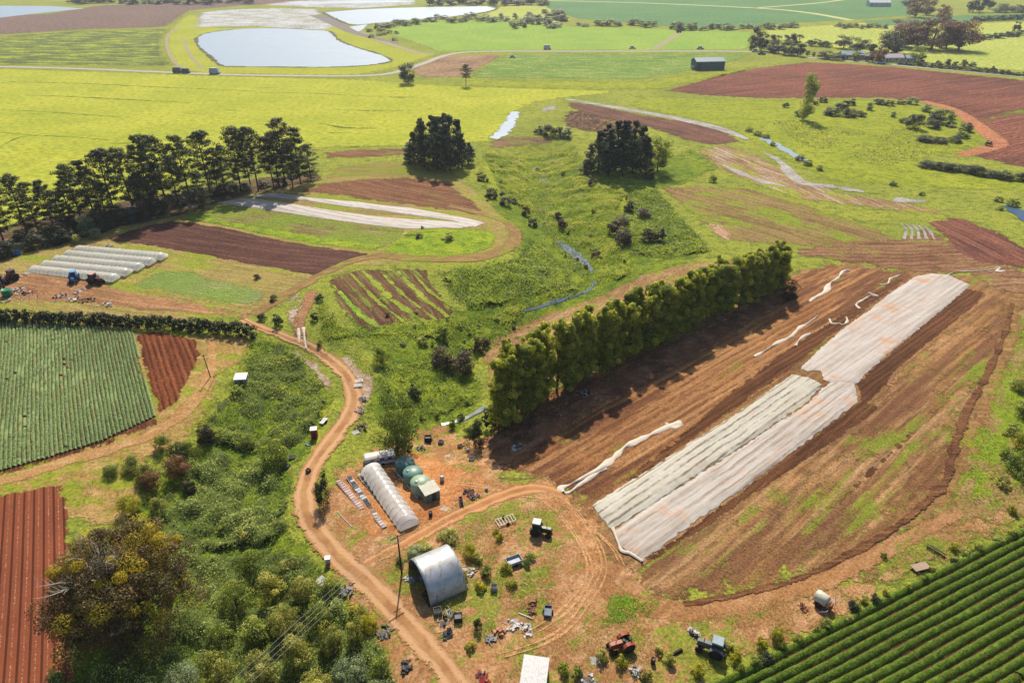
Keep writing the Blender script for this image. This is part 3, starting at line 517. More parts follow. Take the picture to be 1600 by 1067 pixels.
ribbon('rubble_ground', [(535, 560), (560, 585), (572, 610), (562, 640)], [3, 4, 2], m_litter, 4, sp=1.5, wj=.5)
ribbon('rubble_ground', [(460, 548), (485, 570), (505, 590), (515, 605)], [2, 3, 2], m_litter, 4, sp=1.5, wj=.5)
ribbon('dirt_track', [(489, 455), (478, 480), (468, 505), (470, 530)], [4, 4], m_farmtrack, 5, sp=1.5)
F_('weed_patch', [(950, 925), (975, 915), (1030, 935), (1048, 965), (1000, 980), (945, 985), (935, 975)], grass('weeds', C(118, 148, 46), C(140, 164, 52), C(96, 132, 44), .6, .2, 2.2, .4), 5)
# ---- left fields
A_P = ang((205, 515), (240, 650)); A_P = A_P if abs(A_P) < 1.6 else A_P
F_('field_margin', [(-200, 492), (0, 492), (200, 505), (330, 520), (400, 520), (395, 560), (345, 590), (350, 630), (300, 690), (220, 730), (240, 800), (200, 830), (100, 820), (-200, 830)], soil('margin', C(176, 140, 84), C(150, 128, 66), C(200, 165, 112), 0, 3, .05, C(160, 168, 56), .6, 6, 3, 1.6, .06), 2)
m_potsoil = soil('potato_soil', C(118, 74, 50), C(88, 56, 40), C(150, 96, 66), A_P, .8, .4, None, 0, 30, 1, 2.2, .05)
POT = [(-260, 505), (0, 501), (100, 507), (206, 515), (222, 580), (242, 652), (160, 690), (80, 715), (0, 737), (-260, 800)]
F_('ploughed_field', [(-260, 500), (0, 499), (206, 513), (250, 650), (252, 668), (150, 705), (80, 728), (0, 748), (-260, 820)], m_potsoil, 3)
m_redfur = soil('red_furrows', C(140, 80, 50), C(112, 62, 42), C(170, 104, 66), A_P, 1.35, .75, None, 0, 60, 1.2, 1.6, .04, .35, .15, .1)
F_('ploughed_field', [(206, 514), (260, 520), (313, 529), (316, 560), (300, 590), (280, 625), (255, 660), (243, 652)], m_redfur, 4)
ribbon('dirt_track', [(-100, 770), (0, 752), (100, 722), (180, 700), (250, 672), (300, 630), (325, 590), (332, 555), (330, 530)], [4, 4, 4, 3], soil('left_track', C(196, 150, 98), C(172, 128, 80), C(208, 170, 120), .3, 2, .1, C(168, 168, 66), .35, 8, 2), 5, sp=2)
A_P2 = ang((57, 790), (54, 950))
m_redbed = soil('red_beds', C(150, 84, 56), C(134, 74, 50), C(168, 98, 66), A_P2, 1.55, 0, None, 0, 60, 1.2, 1.8, .05, .15, .15)
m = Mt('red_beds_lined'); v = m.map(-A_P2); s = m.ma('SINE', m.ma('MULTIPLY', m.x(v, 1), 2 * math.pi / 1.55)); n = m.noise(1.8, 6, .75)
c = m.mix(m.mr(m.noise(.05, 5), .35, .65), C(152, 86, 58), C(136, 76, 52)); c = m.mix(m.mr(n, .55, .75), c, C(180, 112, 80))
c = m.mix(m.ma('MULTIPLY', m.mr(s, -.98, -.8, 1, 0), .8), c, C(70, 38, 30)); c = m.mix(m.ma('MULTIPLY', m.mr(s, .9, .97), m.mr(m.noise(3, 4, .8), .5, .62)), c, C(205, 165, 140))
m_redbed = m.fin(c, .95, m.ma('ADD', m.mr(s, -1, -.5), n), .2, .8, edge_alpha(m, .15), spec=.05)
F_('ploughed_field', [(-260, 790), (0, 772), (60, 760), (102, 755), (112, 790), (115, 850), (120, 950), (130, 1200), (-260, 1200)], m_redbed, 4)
F_('gully_ground', [(395, 510), (440, 530), (500, 575), (530, 620), (500, 690), (465, 740), (455, 800), (490, 850), (540, 930), (600, 1000), (640, 1100), (700, 1300), (0, 1300), (100, 1000), (130, 850), (230, 760), (300, 680), (360, 590)], m_lush, 3)
# creek water
for q, w, mm in (([(872, 376), (880, 384), (893, 394), (905, 404), (916, 412)], [1.2, 2.4, 2.8, 2.2], m_creek), ([(916, 412), (925, 424), (929, 440), (922, 452), (900, 462), (850, 478), (800, 490)], [1.3, 1.0, 1.3, .9, 1.1, .6], m_creek),
                 ([(824, 257), (836, 264), (846, 272), (850, 290)], [2, 3, 5, 4], m_ditch), ([(846, 272), (858, 266), (866, 258)], [2, 1.5], m_ditch), ([(805, 175), (798, 190), (785, 208), (770, 217)], [4, 6, 7, 5], m_water),
                 ([(1190, 216), (1215, 228), (1240, 242), (1258, 252)], [5, 5, 4], m_water), ([(1575, 322), (1600, 338), (1640, 360)], [5, 6], m_creek), ([(690, 664), (725, 655), (760, 636)], [.8, 1.2], m_ditch)):
    ribbon('creek_water', q, w, mm, 7, sp=1.2, wj=.6)
# ================================================================ VEGETATION
def px_h(u, v, hp):
    g = G(u, v); d = ray(u, v - hp); return CH + d[2] * (g.y / d[1]) - g.z
G1 = leafmat('leaf_row_tree', C(116, 134, 48), C(184, 196, 74), C(236, 236, 124), .6, .16, .2)
GP = leafmat('needles_pine', C(40, 54, 32), C(74, 88, 48), C(128, 134, 72), .32, .3)
GPw = leafmat('needles_warm', C(60, 58, 36), C(88, 80, 48), C(110, 96, 60), .2, .2)
GC = leafmat('needles_dense', C(34, 50, 36), C(58, 78, 50), C(104, 118, 66), .32, .25)
GS = {'green': leafmat('leaf_green', C(80, 104, 38), C(144, 162, 58), C(206, 212, 96), .38, .22, .18),
      'dark': leafmat('leaf_dark', C(38, 50, 30), C(66, 80, 42), C(96, 110, 56), .25, .2),
      'purple': leafmat('leaf_purple', C(62, 52, 40), C(92, 74, 54), C(118, 102, 62), .25, .2),
      'grey': leafmat('leaf_grey', C(104, 124, 84), C(146, 164, 112), C(186, 196, 144), .3, .15, .2),
      'olive': leafmat('leaf_olive', C(104, 112, 44), C(168, 172, 74), C(224, 222, 124), .38, .2, .25),
      'yellow': leafmat('leaf_yellow', C(140, 146, 34), C(180, 180, 40), C(214, 204, 50), .4, .15, .3),
      'copper': leafmat('leaf_copper', C(92, 62, 46), C(128, 88, 64), C(160, 118, 84), .3, .15),
      'brown': leafmat('leaf_brown', C(110, 80, 48), C(150, 108, 60), C(176, 138, 76), .3, .15),
      'pale': leafmat('leaf_pale', C(120, 138, 66), C(156, 172, 84), C(190, 196, 110), .4, .1, .25)}
m_bark = paint((104, 84, 66), .95, 0, .3, 1, (70, 56, 44)); m_barkd = paint((74, 58, 46), .95, 0, .3, 1, (50, 40, 32)); m_barkw = paint((206, 196, 184), .9, 0, .35, 1, (130, 110, 96))
_u = {}
def unit(shape, cls, var):
    key = (shape, cls, var)
    if key in _u: return _u[key]
    n, sz = {'hi': (4200, .021), 'mid': (1300, .040), 'lo': (420, .075), 'xl': (9000, .0135)}[cls]
    r = random.Random(hash((shape, cls, var)) % 9999 if False else var * 31 + len(shape) * 7 + len(cls)); cl = []
    k = {'hi': 26, 'mid': 16, 'lo': 9, 'xl': 46}[cls]
    for i in range(k):
        a = r.uniform(0, 6.28); 
        if shape == 'bush': zz = r.uniform(.12, .86); rr = .5 * math.sqrt(max(.05, 1 - zz ** 2)) * r.uniform(.35, .8); q = r.uniform(.10, .2)
        elif shape == 'broad': zz = r.uniform(.14, .88); rr = .5 * math.sqrt(max(.05, 1 - ((zz - .5) / .5) ** 2)) * r.uniform(.3, .82); q = r.uniform(.10, .2)
        elif shape == 'column': zz = r.uniform(.12, .93); rr = .5 * (1 - abs(zz - .45) ** 2 * 2.6) * r.uniform(.2, .75); q = r.uniform(.09, .17)
        else: zz = r.uniform(.08, .95); rr = .5 * (1.02 - zz) * r.uniform(.4, .85); q = .05 + .14 * (1 - zz)
        if cls == 'xl': q *= .78
        cl.append(((rr * math.cos(a), rr * math.sin(a), zz), (q * 1.15, q * 1.15, q * (.8 if shape != 'cone' else .6))))
    if shape == 'bush': cl.append(((0, 0, .3), (.36, .36, .3)))
    if shape == 'broad': cl.append(((0, 0, .5), (.3, .3, .34)))
    if shape == 'cone': cl.append(((0, 0, .45), (.16, .16, .5)))
    V, F, Rn = cloud(cl, n // len(cl), sz); V[:, 2] = np.maximum(V[:, 2], .0)
    me = mk('crown', V, F, G1, None, False, {'rnd': Rn}); bpy.data.objects.remove(me); me = bpy.data.meshes[-1] if False else [m for m in bpy.data.meshes if m.users == 0 and len(m.polygons) == len(F)][-1]
    tb = MB(); tb.tube([(0, 0, -.03), (.01, 0, .3), (0, .01, .62)], [.028, .02, .008], 6)
    for i in range(5): c = cl[i][0]; tb.tube([(0, 0, .18 + .05 * i), (c[0] * .5, c[1] * .5, .3 + c[2] * .4), c], [.012, .008, .003], 4)
    to = tb.o('trunk', m_bark); tm = to.data; bpy.data.objects.remove(to)
    _u[key] = (me, tm); return _u[key]
def setmat(o, m): o.material_slots[0].link = 'OBJECT'; o.material_slots[0].material = m
def bush(u, v, wp, hp, col, shape='bush', name='shrub', cat='shrub', label='', group=None, trunk=False, bark=None, world=None, wh=None, rot=None):
    if v < 110: wp *= 1.35; hp *= 1.3
    elif v < 290: wp *= 1.25; hp *= 1.2
    g = world or G(u, v); h = wh[1] if wh else px_h(u, v, hp); w = wh[0] if wh else wp * mpp(u, v)
    pxw = w / mpp(u, v) if not wh else 40
    cls = 'xl' if pxw > 62 else 'hi' if pxw > 26 else 'mid' if pxw > 11 else 'lo'
    me, tm = unit(shape, cls, random.randint(0, 3)); g = Vector(g) - Vector((0, 0, .1))
    if trunk and cls != 'lo':
        e = emp(name, g, rot if rot is not None else random.uniform(0, 6.28), label, cat, group); e.scale = (w, w, h)
        c = bpy.data.objects.new('crown', me); COL.objects.link(c); c.parent = e; setmat(c, GS[col])
        t = bpy.data.objects.new('trunk', tm); COL.objects.link(t); t.parent = e
        if bark: setmat(t, bark)
        return e
    c = bpy.data.objects.new(name, me); COL.objects.link(c); c.location = g; c.scale = (w, w, h); c.rotation_euler = (0, 0, random.uniform(0, 6.28)); setmat(c, GS[col]); tag(c, label, cat, group); return c
def bushes(L, col, kindtxt, place, group, shape='bush', name='shrub', cat='shrub', trunk=False, bark=None):
    L = sorted(L)
    for i, q in enumerate(L):
        u, v, w, h = q[:4]; cc = q[4] if len(q) > 4 else col
        lab = ' '.join((f"{ordn(i)} {kindtxt} from left " + place.replace(' the ', ' ')).split()) if len((kindtxt + place).split()) > 8 else f"{ordn(i)} {kindtxt} from the left {place}" if len(L) > 1 else f"{kindtxt} {place}"
        bush(u, v, w, h, cc, shape, name, cat, lab, group, trunk, bark)
# ---- long tree row
def row_tree(seed, H=17.5, Rr=2.75):
    r = random.Random(seed); cl = []
    for i in range(54):
        z = r.uniform(.12, .97); rad = Rr * (1 - abs(z - .4) ** 2 * 2.4) * r.uniform(.25, .95); a = r.uniform(0, 6.28); q = r.uniform(.55, 1.25) * (1.15 - .4 * z); cl.append(((rad * math.cos(a), rad * math.sin(a), z * H), (q, q, q * .95)))
    for z in (.3, .5, .7): cl.append(((0, 0, z * H), (1.5, 1.5, 2.2)))
    V, F, Rn = cloud(cl, 210, .15, .5, .5); co = mk('crown', V, F, G1, None, False, {'rnd': Rn})
    t = MB(); t.tube([(0, 0, -.5), (r.uniform(-.3, .3), 0, H * .3), (0, r.uniform(-.4, .4), H * .6), (.1, 0, H * .88)], [.32, .24, .16, .05], 7)
    for i in range(9): c = Vector(cl[i][0]); z0 = max(1.5, c.z - 3.5); t.tube([(0, 0, z0), (c.x * .5, c.y * .5, (z0 + c.z) / 2 + .4), c], [.12, .08, .03], 5)
    to = t.o('trunk', m_bark); a, b = co.data, to.data; bpy.data.objects.remove(co); bpy.data.objects.remove(to); return a, b
RT = [row_tree(i) for i in range(5)]
def mk_tree(meshes, name, loc, rz, sc, label, cat, group, cm=None):
    e = emp(name, loc, rz, label, cat, group); e.scale = sc
    for nm, me in (('crown', meshes[0]), ('trunk', meshes[1])):
        o = bpy.data.objects.new(nm, me); COL.objects.link(o); o.parent = e
        if nm == 'crown' and cm: setmat(o, cm)
    return e
A0 = G(778, 668); A1 = G(1216, 447); NR = 84
for i in range(NR):
    t = i / (NR - 1); p = A0.lerp(A1, t); n = Vector((-(A1 - A0).y, (A1 - A0).x, 0)).normalized(); p = p + n * random.uniform(-2.4, 2.4) * (1.3 if t < .15 else 1) + (A1 - A0).normalized() * random.uniform(-.8, .8)
    p.z = float(hgt(p.x, p.y)); hs = (1.12 - .30 * t) * random.uniform(.91, 1.07) * (1.05 if i == NR - 2 else 1)
    mk_tree(RT[i % 5], 'broadleaf_tree', p, random.uniform(0, 6.28), (random.uniform(.92, 1.15),) * 2 + (hs,), f"{ordn(i)} tree from the near end of the long green tree row beside the nets", 'tree', 'trees in the long row beside the covered beds')
bushes([(742, 700, 34, 46), (764, 668, 26, 34), (1232, 468, 30, 34)], 'dark', 'dark bush', 'at the foot of the long tree row', 'bushes at the foot of the tree row')
# ---- broadleaf tree by the container
for nm, (u, v, w, h, col, lab) in enumerate([(622, 706, 86, 92, 'green', 'round dark green broadleaf tree behind the open water tanks'), (1254, 187, 30, 60, 'pale', 'slender pale green tree alone in the bright wet meadow')]):
    bush(u, v, w, h, col, 'broad' if nm == 0 else 'column', 'broadleaf_tree', 'tree', lab, None, True)
# ---- pines
def pine(seed, H=26, spread=5.2, bare=.32, den=1.0):
    r = random.Random(seed); cl = []; t = MB(); lx, ly = r.uniform(-1.5, 1.5), r.uniform(-1.5, 1.5)
    ax = lambda z: Vector((lx * (z / H) ** 2, ly * (z / H) ** 2, z)); t.tube([ax(-.5), ax(H * .35), ax(H * .7), ax(H * .97)], [.34, .26, .16, .05], 7)
    z = H * bare; a = r.uniform(0, 6)
    while z < H * .97:
        f = (z / H - bare) / (1 - bare); prof = (.55 + .75 * math.sin(math.pi * min(1, f * .75 + .15))) * (1 - f ** 4 * .75)
        for k in range(r.randint(3, 4)):
            a += 1.7 + r.uniform(-.5, .5)
            if r.random() < .22 * (1 - f): continue
            L = spread * prof * r.uniform(.55, 1.05); b0 = ax(z); up = r.uniform(.05, .4); tip = b0 + Vector((math.cos(a) * L, math.sin(a) * L, L * up)); t.tube([b0, b0.lerp(tip, .5) - Vector((0, 0, .2)), tip], [.13, .08, .03], 4)
            for s in (.35, .6, .82, 1.0):
                if r.random() < .8: q = r.uniform(.95, 1.65); c = b0.lerp(tip, s) + Vector((r.uniform(-.6, .6), r.uniform(-.6, .6), .3)); cl.append((tuple(c), (q, q, q * .62)))
        z += H * r.uniform(.035, .065)
    cl.append((tuple(ax(H * .97)), (1.5, 1.5, 1.0)))
    V, F, Rn = cloud(cl, int(42 * den), .26, .45, .3); co = mk('crown', V, F, GP, None, False, {'rnd': Rn}); to = t.o('trunk', m_barkd); a, b = co.data, to.data
    bpy.data.objects.remove(co); bpy.data.objects.remove(to); return a, b
PN = [pine(i + 3, bare=b) for i, b in enumerate((.16, .28, .12, .38, .22, .08))]
PL = [(-28, 392, 120, 2), (6, 378, 108, 0), (44, 368, 104, 2), (84, 356, 78, 0), (104, 362, 70, 5), (130, 352, 104, 4), (150, 345, 98, 0), (182, 342, 118, 1), (212, 338, 116, 4), (240, 336, 130, 0), (262, 326, 122, 1), (300, 322, 116, 3), (282, 330, 96, 5), (330, 308, 112, 1), (352, 300, 78, 5), (377, 300, 110, 4), (404, 298, 106, 1), (392, 292, 84, 3), (428, 294, 86, 3), (446, 290, 112, 3), (470, 288, 92, 0), (458, 296, 80, 4), (486, 282, 60, 5), (318, 330, 70, 2), (226, 345, 80, 5), (170, 352, 74, 2), (60, 362, 84, 5), (116, 360, 84, 5), (252, 332, 88, 2), (342, 306, 80, 5), (436, 290, 92, 2), (-10, 380, 90, 5)]
for i, (u, v, hp, k) in enumerate(sorted(PL)):
    g = G(u, v); H = px_h(u, v, hp * .94); s = H / 26
    mk_tree(PN[k], 'pine_tree', g, random.uniform(0, 6.28), (max(.72, min(1.15, s * 1.05)),) * 2 + (s,), f"{ordn(i)} dark pine from the left in the ragged windbreak beside the bright meadow", 'tree', 'pines in the windbreak', GPw if k == 3 and u > 380 else None)
bushes([(20, 398, 40, 26), (60, 386, 44, 24), (100, 378, 44, 26), (136, 366, 40, 30, 'grey'), (160, 360, 44, 28), (185, 348, 40, 30), (228, 340, 36, 22), (252, 334, 30, 24), (280, 322, 30, 20), (312, 312, 30, 22), (350, 304, 30, 16), (150, 372, 22, 16, 'grey'), (120, 380, 20, 14, 'olive'), (0, 405, 36, 20)], 'dark', 'dark shrub', 'under the windbreak pines', 'shrubs under the windbreak')
bushes([(40, 380, 40, 24), (78, 372, 36, 26), (118, 362, 40, 26), (148, 356, 34, 26), (174, 348, 40, 28), (206, 344, 34, 20), (240, 332, 36, 24), (266, 324, 34, 22), (296, 316, 34, 22), (330, 306, 30, 18), (366, 302, 30, 15), (384, 298, 26, 14), (414, 292, 26, 12), (440, 290, 26, 14)], 'dark', 'dark understorey bush', 'between windbreak pine trunks', 'understorey between the pine trunks')
# ---- two dense clumps
def cypress(seed, H=25, Rr=4.8, base=.1):
    r = random.Random(seed); cl = []
    for i in range(52):
        z = r.uniform(base, .97); rad = Rr * min(1, (1.0 - z) * 1.9 + .12) * (.75 + .25 * min(1, z * 5)) * r.uniform(.35, .92); a = r.uniform(0, 6.28); q = (1.0 + 1.5 * (1 - z)) * r.uniform(.8, 1.15); cl.append(((rad * math.cos(a), rad * math.sin(a), z * H), (q, q, q * .9)))
    for z in (.25, .45, .65, .82): cl.append(((0, 0, z * H), (1.6 * (1.25 - z), 1.6 * (1.25 - z), 3)))
    V, F, Rn = cloud(cl, 80, .36, .4, .5); V[:, 2] += 0; co = mk('crown', V, F, GC, None, False, {'rnd': Rn}); t = MB(); t.tube([(0, 0, -.5), (0, 0, H * .5), (0, 0, H * .93)], [.45, .3, .05], 7); to = t.o('trunk', m_barkd)
    a, b = co.data, to.data; bpy.data.objects.remove(co); bpy.data.objects.remove(to); return a, b
CY = [cypress(i + 50, base=b) for i, b in enumerate((.14, .06, .18, .1))]
def clump(L, place, group):
    for i, (u, v, hp) in enumerate(sorted(L)):
        g = G(u, v); s = px_h(u, v, hp) / 25; w = min(1.15, max(.7, s * 1.05)); mk_tree(CY[i % 4], 'conifer_tree', g, random.uniform(0, 6.28), (w, w, s), f"{ordn(i)} dense dark conifer from the left {place}", 'tree', group)
clump([(648, 258, 52), (660, 250, 66), (664, 262, 74), (678, 254, 74), (684, 266, 84), (698, 250, 74), (704, 266, 86), (716, 258, 72), (722, 264, 56), (690, 244, 62), (732, 256, 34), (640, 252, 30)], 'in the domed clump beside the meadow edge', 'conifers in the domed clump')
clump([(922, 268, 44), (934, 270, 66), (946, 264, 72), (950, 276, 76), (962, 268, 80), (972, 276, 88), (978, 264, 76), (988, 272, 84), (1000, 268, 72), (1008, 274, 60), (940, 256, 50)], 'in the pointed clump above the wet valley', 'conifers in the pointed clump')
bush(1027, 268, 34, 48, 'green', 'broad', 'broadleaf_tree', 'tree', 'lighter green tree against the right side of the pointed conifer clump', None, True)
bushes([(915, 272, 20, 18, 'dark'), (1012, 280, 22, 18, 'dark')], 'dark', 'low dark shrub', 'at the foot of the pointed conifer clump', 'shrubs below the pointed clump')
bush(638, 131, 26, 28, 'dark', 'broad', 'broadleaf_tree', 'tree', 'dark round tree alone beside the small brown field', None, True)
e = mk_tree(PN[3], 'pine_tree', G(728, 135), 0, (.75, .75, px_h(728, 135, 34) / 26), 'thin tall pine standing alone at the meadow edge under the road', 'tree', None)
# ---- shrubs in the valley
bushes([(842, 208, 14, 10), (858, 211, 22, 15), (872, 213, 18, 13), (884, 214, 20, 14, 'grey')], 'dark', 'dense bush', 'in the short hedge beside the dark striped bed', 'bushes beside the striped bed')
bushes([(752, 282, 14, 11), (768, 309, 22, 16), (790, 321, 24, 14), (803, 318, 10, 9), (822, 337, 17, 15), (832, 353, 18, 13), (873, 344, 16, 15), (879, 357, 20, 19)], 'purple', 'purple-brown bush', 'on the left bank of the wet valley', 'bushes on the left valley bank')
bushes([(925, 292, 20, 18), (982, 330, 20, 18), (1006, 341, 27, 17), (958, 364, 22, 22), (970, 352, 34, 18), (973, 379, 36, 26), (1011, 376, 26, 20), (1030, 377, 24, 24), (930, 402, 18, 14)], 'purple', 'dark purple-brown bush', 'on the right bank of the wet valley', 'bushes on the right valley bank')
bushes([(596, 568, 28, 26, 'green'), (690, 572, 44, 32), (720, 580, 48, 30), (648, 622, 24, 22, 'dark'), (748, 548, 22, 22), (760, 540, 18, 14)], 'purple', 'bush', 'on the grassy slope above the ditch', 'bushes on the grassy slope')
bushes([(690, 527, 24, 20), (660, 538, 20, 12), (1113, 284, 12, 10), (730, 632, 12, 8), (650, 490, 10, 6)], 'green', 'small green bush', 'scattered in the valley grass', 'small bushes in the valley')
rv = random.Random(77)
bushes([(760 + rv.uniform(0, 150), 255 + rv.uniform(0, 60), rv.uniform(6, 11), rv.uniform(3, 6), rv.choice(['dark', 'brown', 'olive'])) for _ in range(26)] + [(880 + rv.uniform(0, 110), 300 + rv.uniform(0, 130), rv.uniform(5, 10), rv.uniform(3, 7), rv.choice(['dark', 'olive', 'brown'])) for _ in range(22)] + [(600 + rv.uniform(0, 280), 500 + rv.uniform(-10, 40), rv.uniform(7, 13), rv.uniform(4, 8), rv.choice(['dark', 'green', 'olive'])) for _ in range(18)], 'dark', 'low tussock', 'on the wet valley floor', 'tussocks on the valley floor', name='tussock')
bushes([(402, 436, 14, 9)], 'dark', 'small dark bush', 'alone in the pale green field', None)
bushes([(660, 357, 6, 5), (655, 372, 14, 8), (700, 375, 20, 12, 'olive')], 'dark', 'low bush', 'on the oval green island between the farm tracks', 'bushes on the green island')
bushes([(500, 470, 16, 12), (492, 500, 14, 14), (428, 470, 16, 10), (436, 508, 18, 20), (410, 500, 18, 12), (500, 540, 12, 10, 'green')], 'dark', 'rough bush', 'beside the narrow rubble track', 'bushes beside the rubble track')
bushes([(430, 730, 56, 48, 'green'), (388, 700, 30, 22, 'green'), (322, 690, 34, 30, 'purple'), (280, 720, 34, 30, 'dark'), (300, 712, 30, 26, 'green'), (506, 788, 30, 44, 'dark')], 'green', 'big bush', 'along the gully beside the main track', 'big bushes in the gully')
bushes([(176, 740, 30, 16, 'green'), (206, 735, 34, 20, 'green'), (255, 700, 30, 24, 'green'), (230, 745, 34, 26), (205, 800, 40, 26, 'yellow'), (240, 762, 40, 28, 'brown'), (280, 745, 46, 34, 'brown'), (250, 800, 30, 26, 'olive'), (298, 770, 24, 22, 'purple')], 'olive', 'scrub bush', 'between the potato field and the gully', 'scrub beside the potato field')
# wet meadow on the right
bushes([(1228, 168, 10, 7), (1274, 164, 10, 6), (1285, 160, 14, 8), (1300, 180, 26, 11), (1316, 172, 20, 14), (1326, 183, 22, 12), (1330, 164, 14, 9), (1343, 182, 18, 8), (1359, 172, 12, 11, 'grey'), (1374, 163, 20, 8), (1390, 165, 16, 8), (1407, 163, 12, 7), (1425, 163, 18, 10, 'grey'), (1396, 183, 10, 8, 'grey'), (1428, 201, 26, 22), (1447, 174, 18, 10, 'grey'), (1456, 200, 24, 12), (1464, 192, 30, 18), (1484, 198, 16, 10), (1508, 205, 22, 12), (1446, 221, 26, 9), (1468, 223, 22, 8), (1490, 222, 22, 9), (1545, 228, 10, 8), (1250, 182, 18, 9), (1480, 185, 22, 12, 'green'), (1505, 215, 20, 10, 'green'), (1412, 192, 14, 8, 'green')], 'dark', 'dark bush', 'in the scrubby hollow under the red ploughed field', 'bushes in the wet meadow hollow')
bushes([(1450, 262, 30, 10), (1470, 266, 26, 11), (1490, 268, 28, 11), (1512, 270, 24, 10), (1525, 273, 26, 14), (1545, 276, 26, 10), (1570, 280, 30, 11), (1592, 282, 24, 12)], 'dark', 'dark bush', 'in the hedge beyond the right bend of the boundary stream', 'bushes in the right stream hedge', name='hedge_bush')
bushes([(1170, 206, 12, 7), (1184, 212, 14, 7), (1196, 216, 12, 7), (1208, 228, 10, 6), (1250, 250, 14, 8), (1262, 258, 14, 8), (1280, 266, 12, 7), (1395, 290, 14, 7), (1440, 305, 12, 6), (1560, 315, 16, 9), (1580, 322, 22, 14), (1562, 328, 12, 7)], 'green', 'stream bank bush', 'along the stream below the wet meadow', 'bushes on the stream bank')
# right edge undergrowth
bushes([(1590, 610, 30, 20), (1600, 650, 40, 26), (1580, 680, 26, 18, 'olive'), (1596, 700, 36, 24, 'yellow'), (1584, 735, 36, 24), (1605, 760, 40, 28), (1566, 760, 24, 16, 'olive'), (1612, 720, 40, 30), (1570, 715, 20, 14)], 'green', 'leafy bush', 'at the right edge of the stubble fields', 'bushes at the right edge')
# ---- far trees
bushes([(1472, 34, 20, 22), (1430, 27, 24, 26), (1448, 24, 20, 20)], 'copper', 'russet tree', 'beyond the far crop fields', 'russet trees beyond the crops', 'broad', 'broadleaf_tree', 'tree', True)
bushes([(1404, 73, 46, 36), (1432, 74, 40, 34), (1455, 78, 56, 42), (1478, 76, 36, 34), (1497, 79, 44, 38)], 'copper', 'tall copper-coloured tree', 'in the broad clump above the farmhouses', 'copper trees above the farmhouses', 'broad', 'broadleaf_tree', 'tree', True)
bushes([(1175, 78, 14, 18), (1190, 80, 18, 22), (1182, 68, 16, 20), (1206, 82, 20, 16), (1216, 84, 18, 14), (1232, 86, 24, 18), (1246, 88, 18, 16), (1212, 66, 14, 10), (1230, 66, 12, 9), (1244, 69, 16, 14), (1268, 72, 16, 10), (1282, 73, 14, 9), (1292, 74, 12, 8), (1318, 76, 22, 17), (1342, 84, 24, 20), (1360, 82, 18, 12), (1388, 82, 30, 28), (1402, 84, 18, 12), (1370, 98, 20, 22, 'copper'), (1290, 92, 22, 10), (1308, 94, 20, 9), (1336, 95, 16, 12, 'green'), (1356, 97, 14, 10), (1430, 96, 20, 20, 'pale'), (1441, 97, 10, 8), (1262, 88, 6, 7), (1270, 89, 6, 6)], 'dark', 'dark garden tree', 'in the belt around the roadside farmhouses', 'trees around the farmhouses', 'broad', 'broadleaf_tree', 'tree', True)
bushes([(1408 + i * 12, 101 + i * 1.15, 13, 5 + (i % 3)) for i in range(18)], 'dark', 'clipped dark bush', 'in the roadside hedge right of the farmhouses', 'bushes in the roadside hedge', name='hedge_bush')
bushes([(1480, 102, 10, 8), (1492, 103, 8, 6), (1505, 104, 10, 9), (1518, 104, 12, 6), (1552, 112, 10, 8), (1466, 101, 8, 5)], 'dark', 'small tree', 'in the pale garden behind the roadside hedge', 'small garden trees')
bushes([(1530 + i * 11, 62 - i * 1.1 + (i % 2), 14, 7) for i in range(7)] + [(1588, 50, 10, 14)], 'dark', 'hedge bush', 'running up the slope right of the copper trees', 'bushes in the sloping hedge', name='hedge_bush')
bushes([(1522 + i * 11, 34 - i * .5, 12, 7) for i in range(9)], 'dark', 'clipped hedge bush', 'in the dark far hedge under the top right corner', 'bushes in the far clipped hedge', name='hedge_bush')
bushes([(1420, 9, 22, 12), (1520, 20, 18, 20), (1530, 19, 16, 22), (1560, 20, 20, 12, 'grey'), (1572, 19, 18, 11, 'grey'), (1590, 20, 24, 10), (1505, 40, 14, 6), (1480, 37, 18, 8), (1545, 14, 14, 14)], 'dark', 'hazy dark tree', 'near the top right corner', 'trees near the top right corner', 'broad', 'broadleaf_tree', 'tree', True)
rr = random.Random(5)
bushes([(1050 + 12 * i + rr.uniform(-3, 3), 47 - i * .2 + rr.uniform(-1, 2), 14, 6 + rr.uniform(0, 4)) for i in range(1, 17)], 'grey', 'grey-green bush', 'along the hedge above the light green field right half', 'bushes in the right far hedge', name='hedge_bush')
bushes([(1310 + 9 * i, 43 + rr.uniform(-1, 3), 11, 6) for i in range(9)], 'grey', 'grey scrub bush', 'on the bank left of the copper trees', 'scrub on the far bank')
bushes([(935, 40, 16, 8), (945, 41, 14, 8), (955, 41, 16, 9), (966, 41, 12, 6), (985, 39, 14, 7), (992, 40, 16, 9), (1003, 41, 14, 8), (1012, 43, 16, 9), (1022, 41, 12, 7), (1052, 46, 12, 9), (1060, 47, 18, 11), (915, 42, 12, 5), (905, 40, 10, 5)], 'grey', 'grey-green bush', 'along the hedge above the light green field centre', 'bushes in the centre far hedge', name='hedge_bush')
bushes([(800 + rr.uniform(0, 82), 20 + rr.uniform(0, 26), rr.uniform(9, 18), rr.uniform(5, 9), rr.choice(['grey', 'grey', 'dark', 'green'])) for i in range(34)], 'grey', 'willow-like bush', 'in the patch of scrub right of the second pond', 'scrub right of the second pond')
bushes([(590 + i * 8 + rr.uniform(-3, 3), 45 - i * 1.1 + rr.uniform(-2, 3) if i < 14 else 33 + rr.uniform(-5, 3), rr.uniform(10, 16), rr.uniform(5, 9)) for i in range(26)], 'grey', 'pale bush', 'on the near bank of the second pond', 'bushes on the second pond bank')
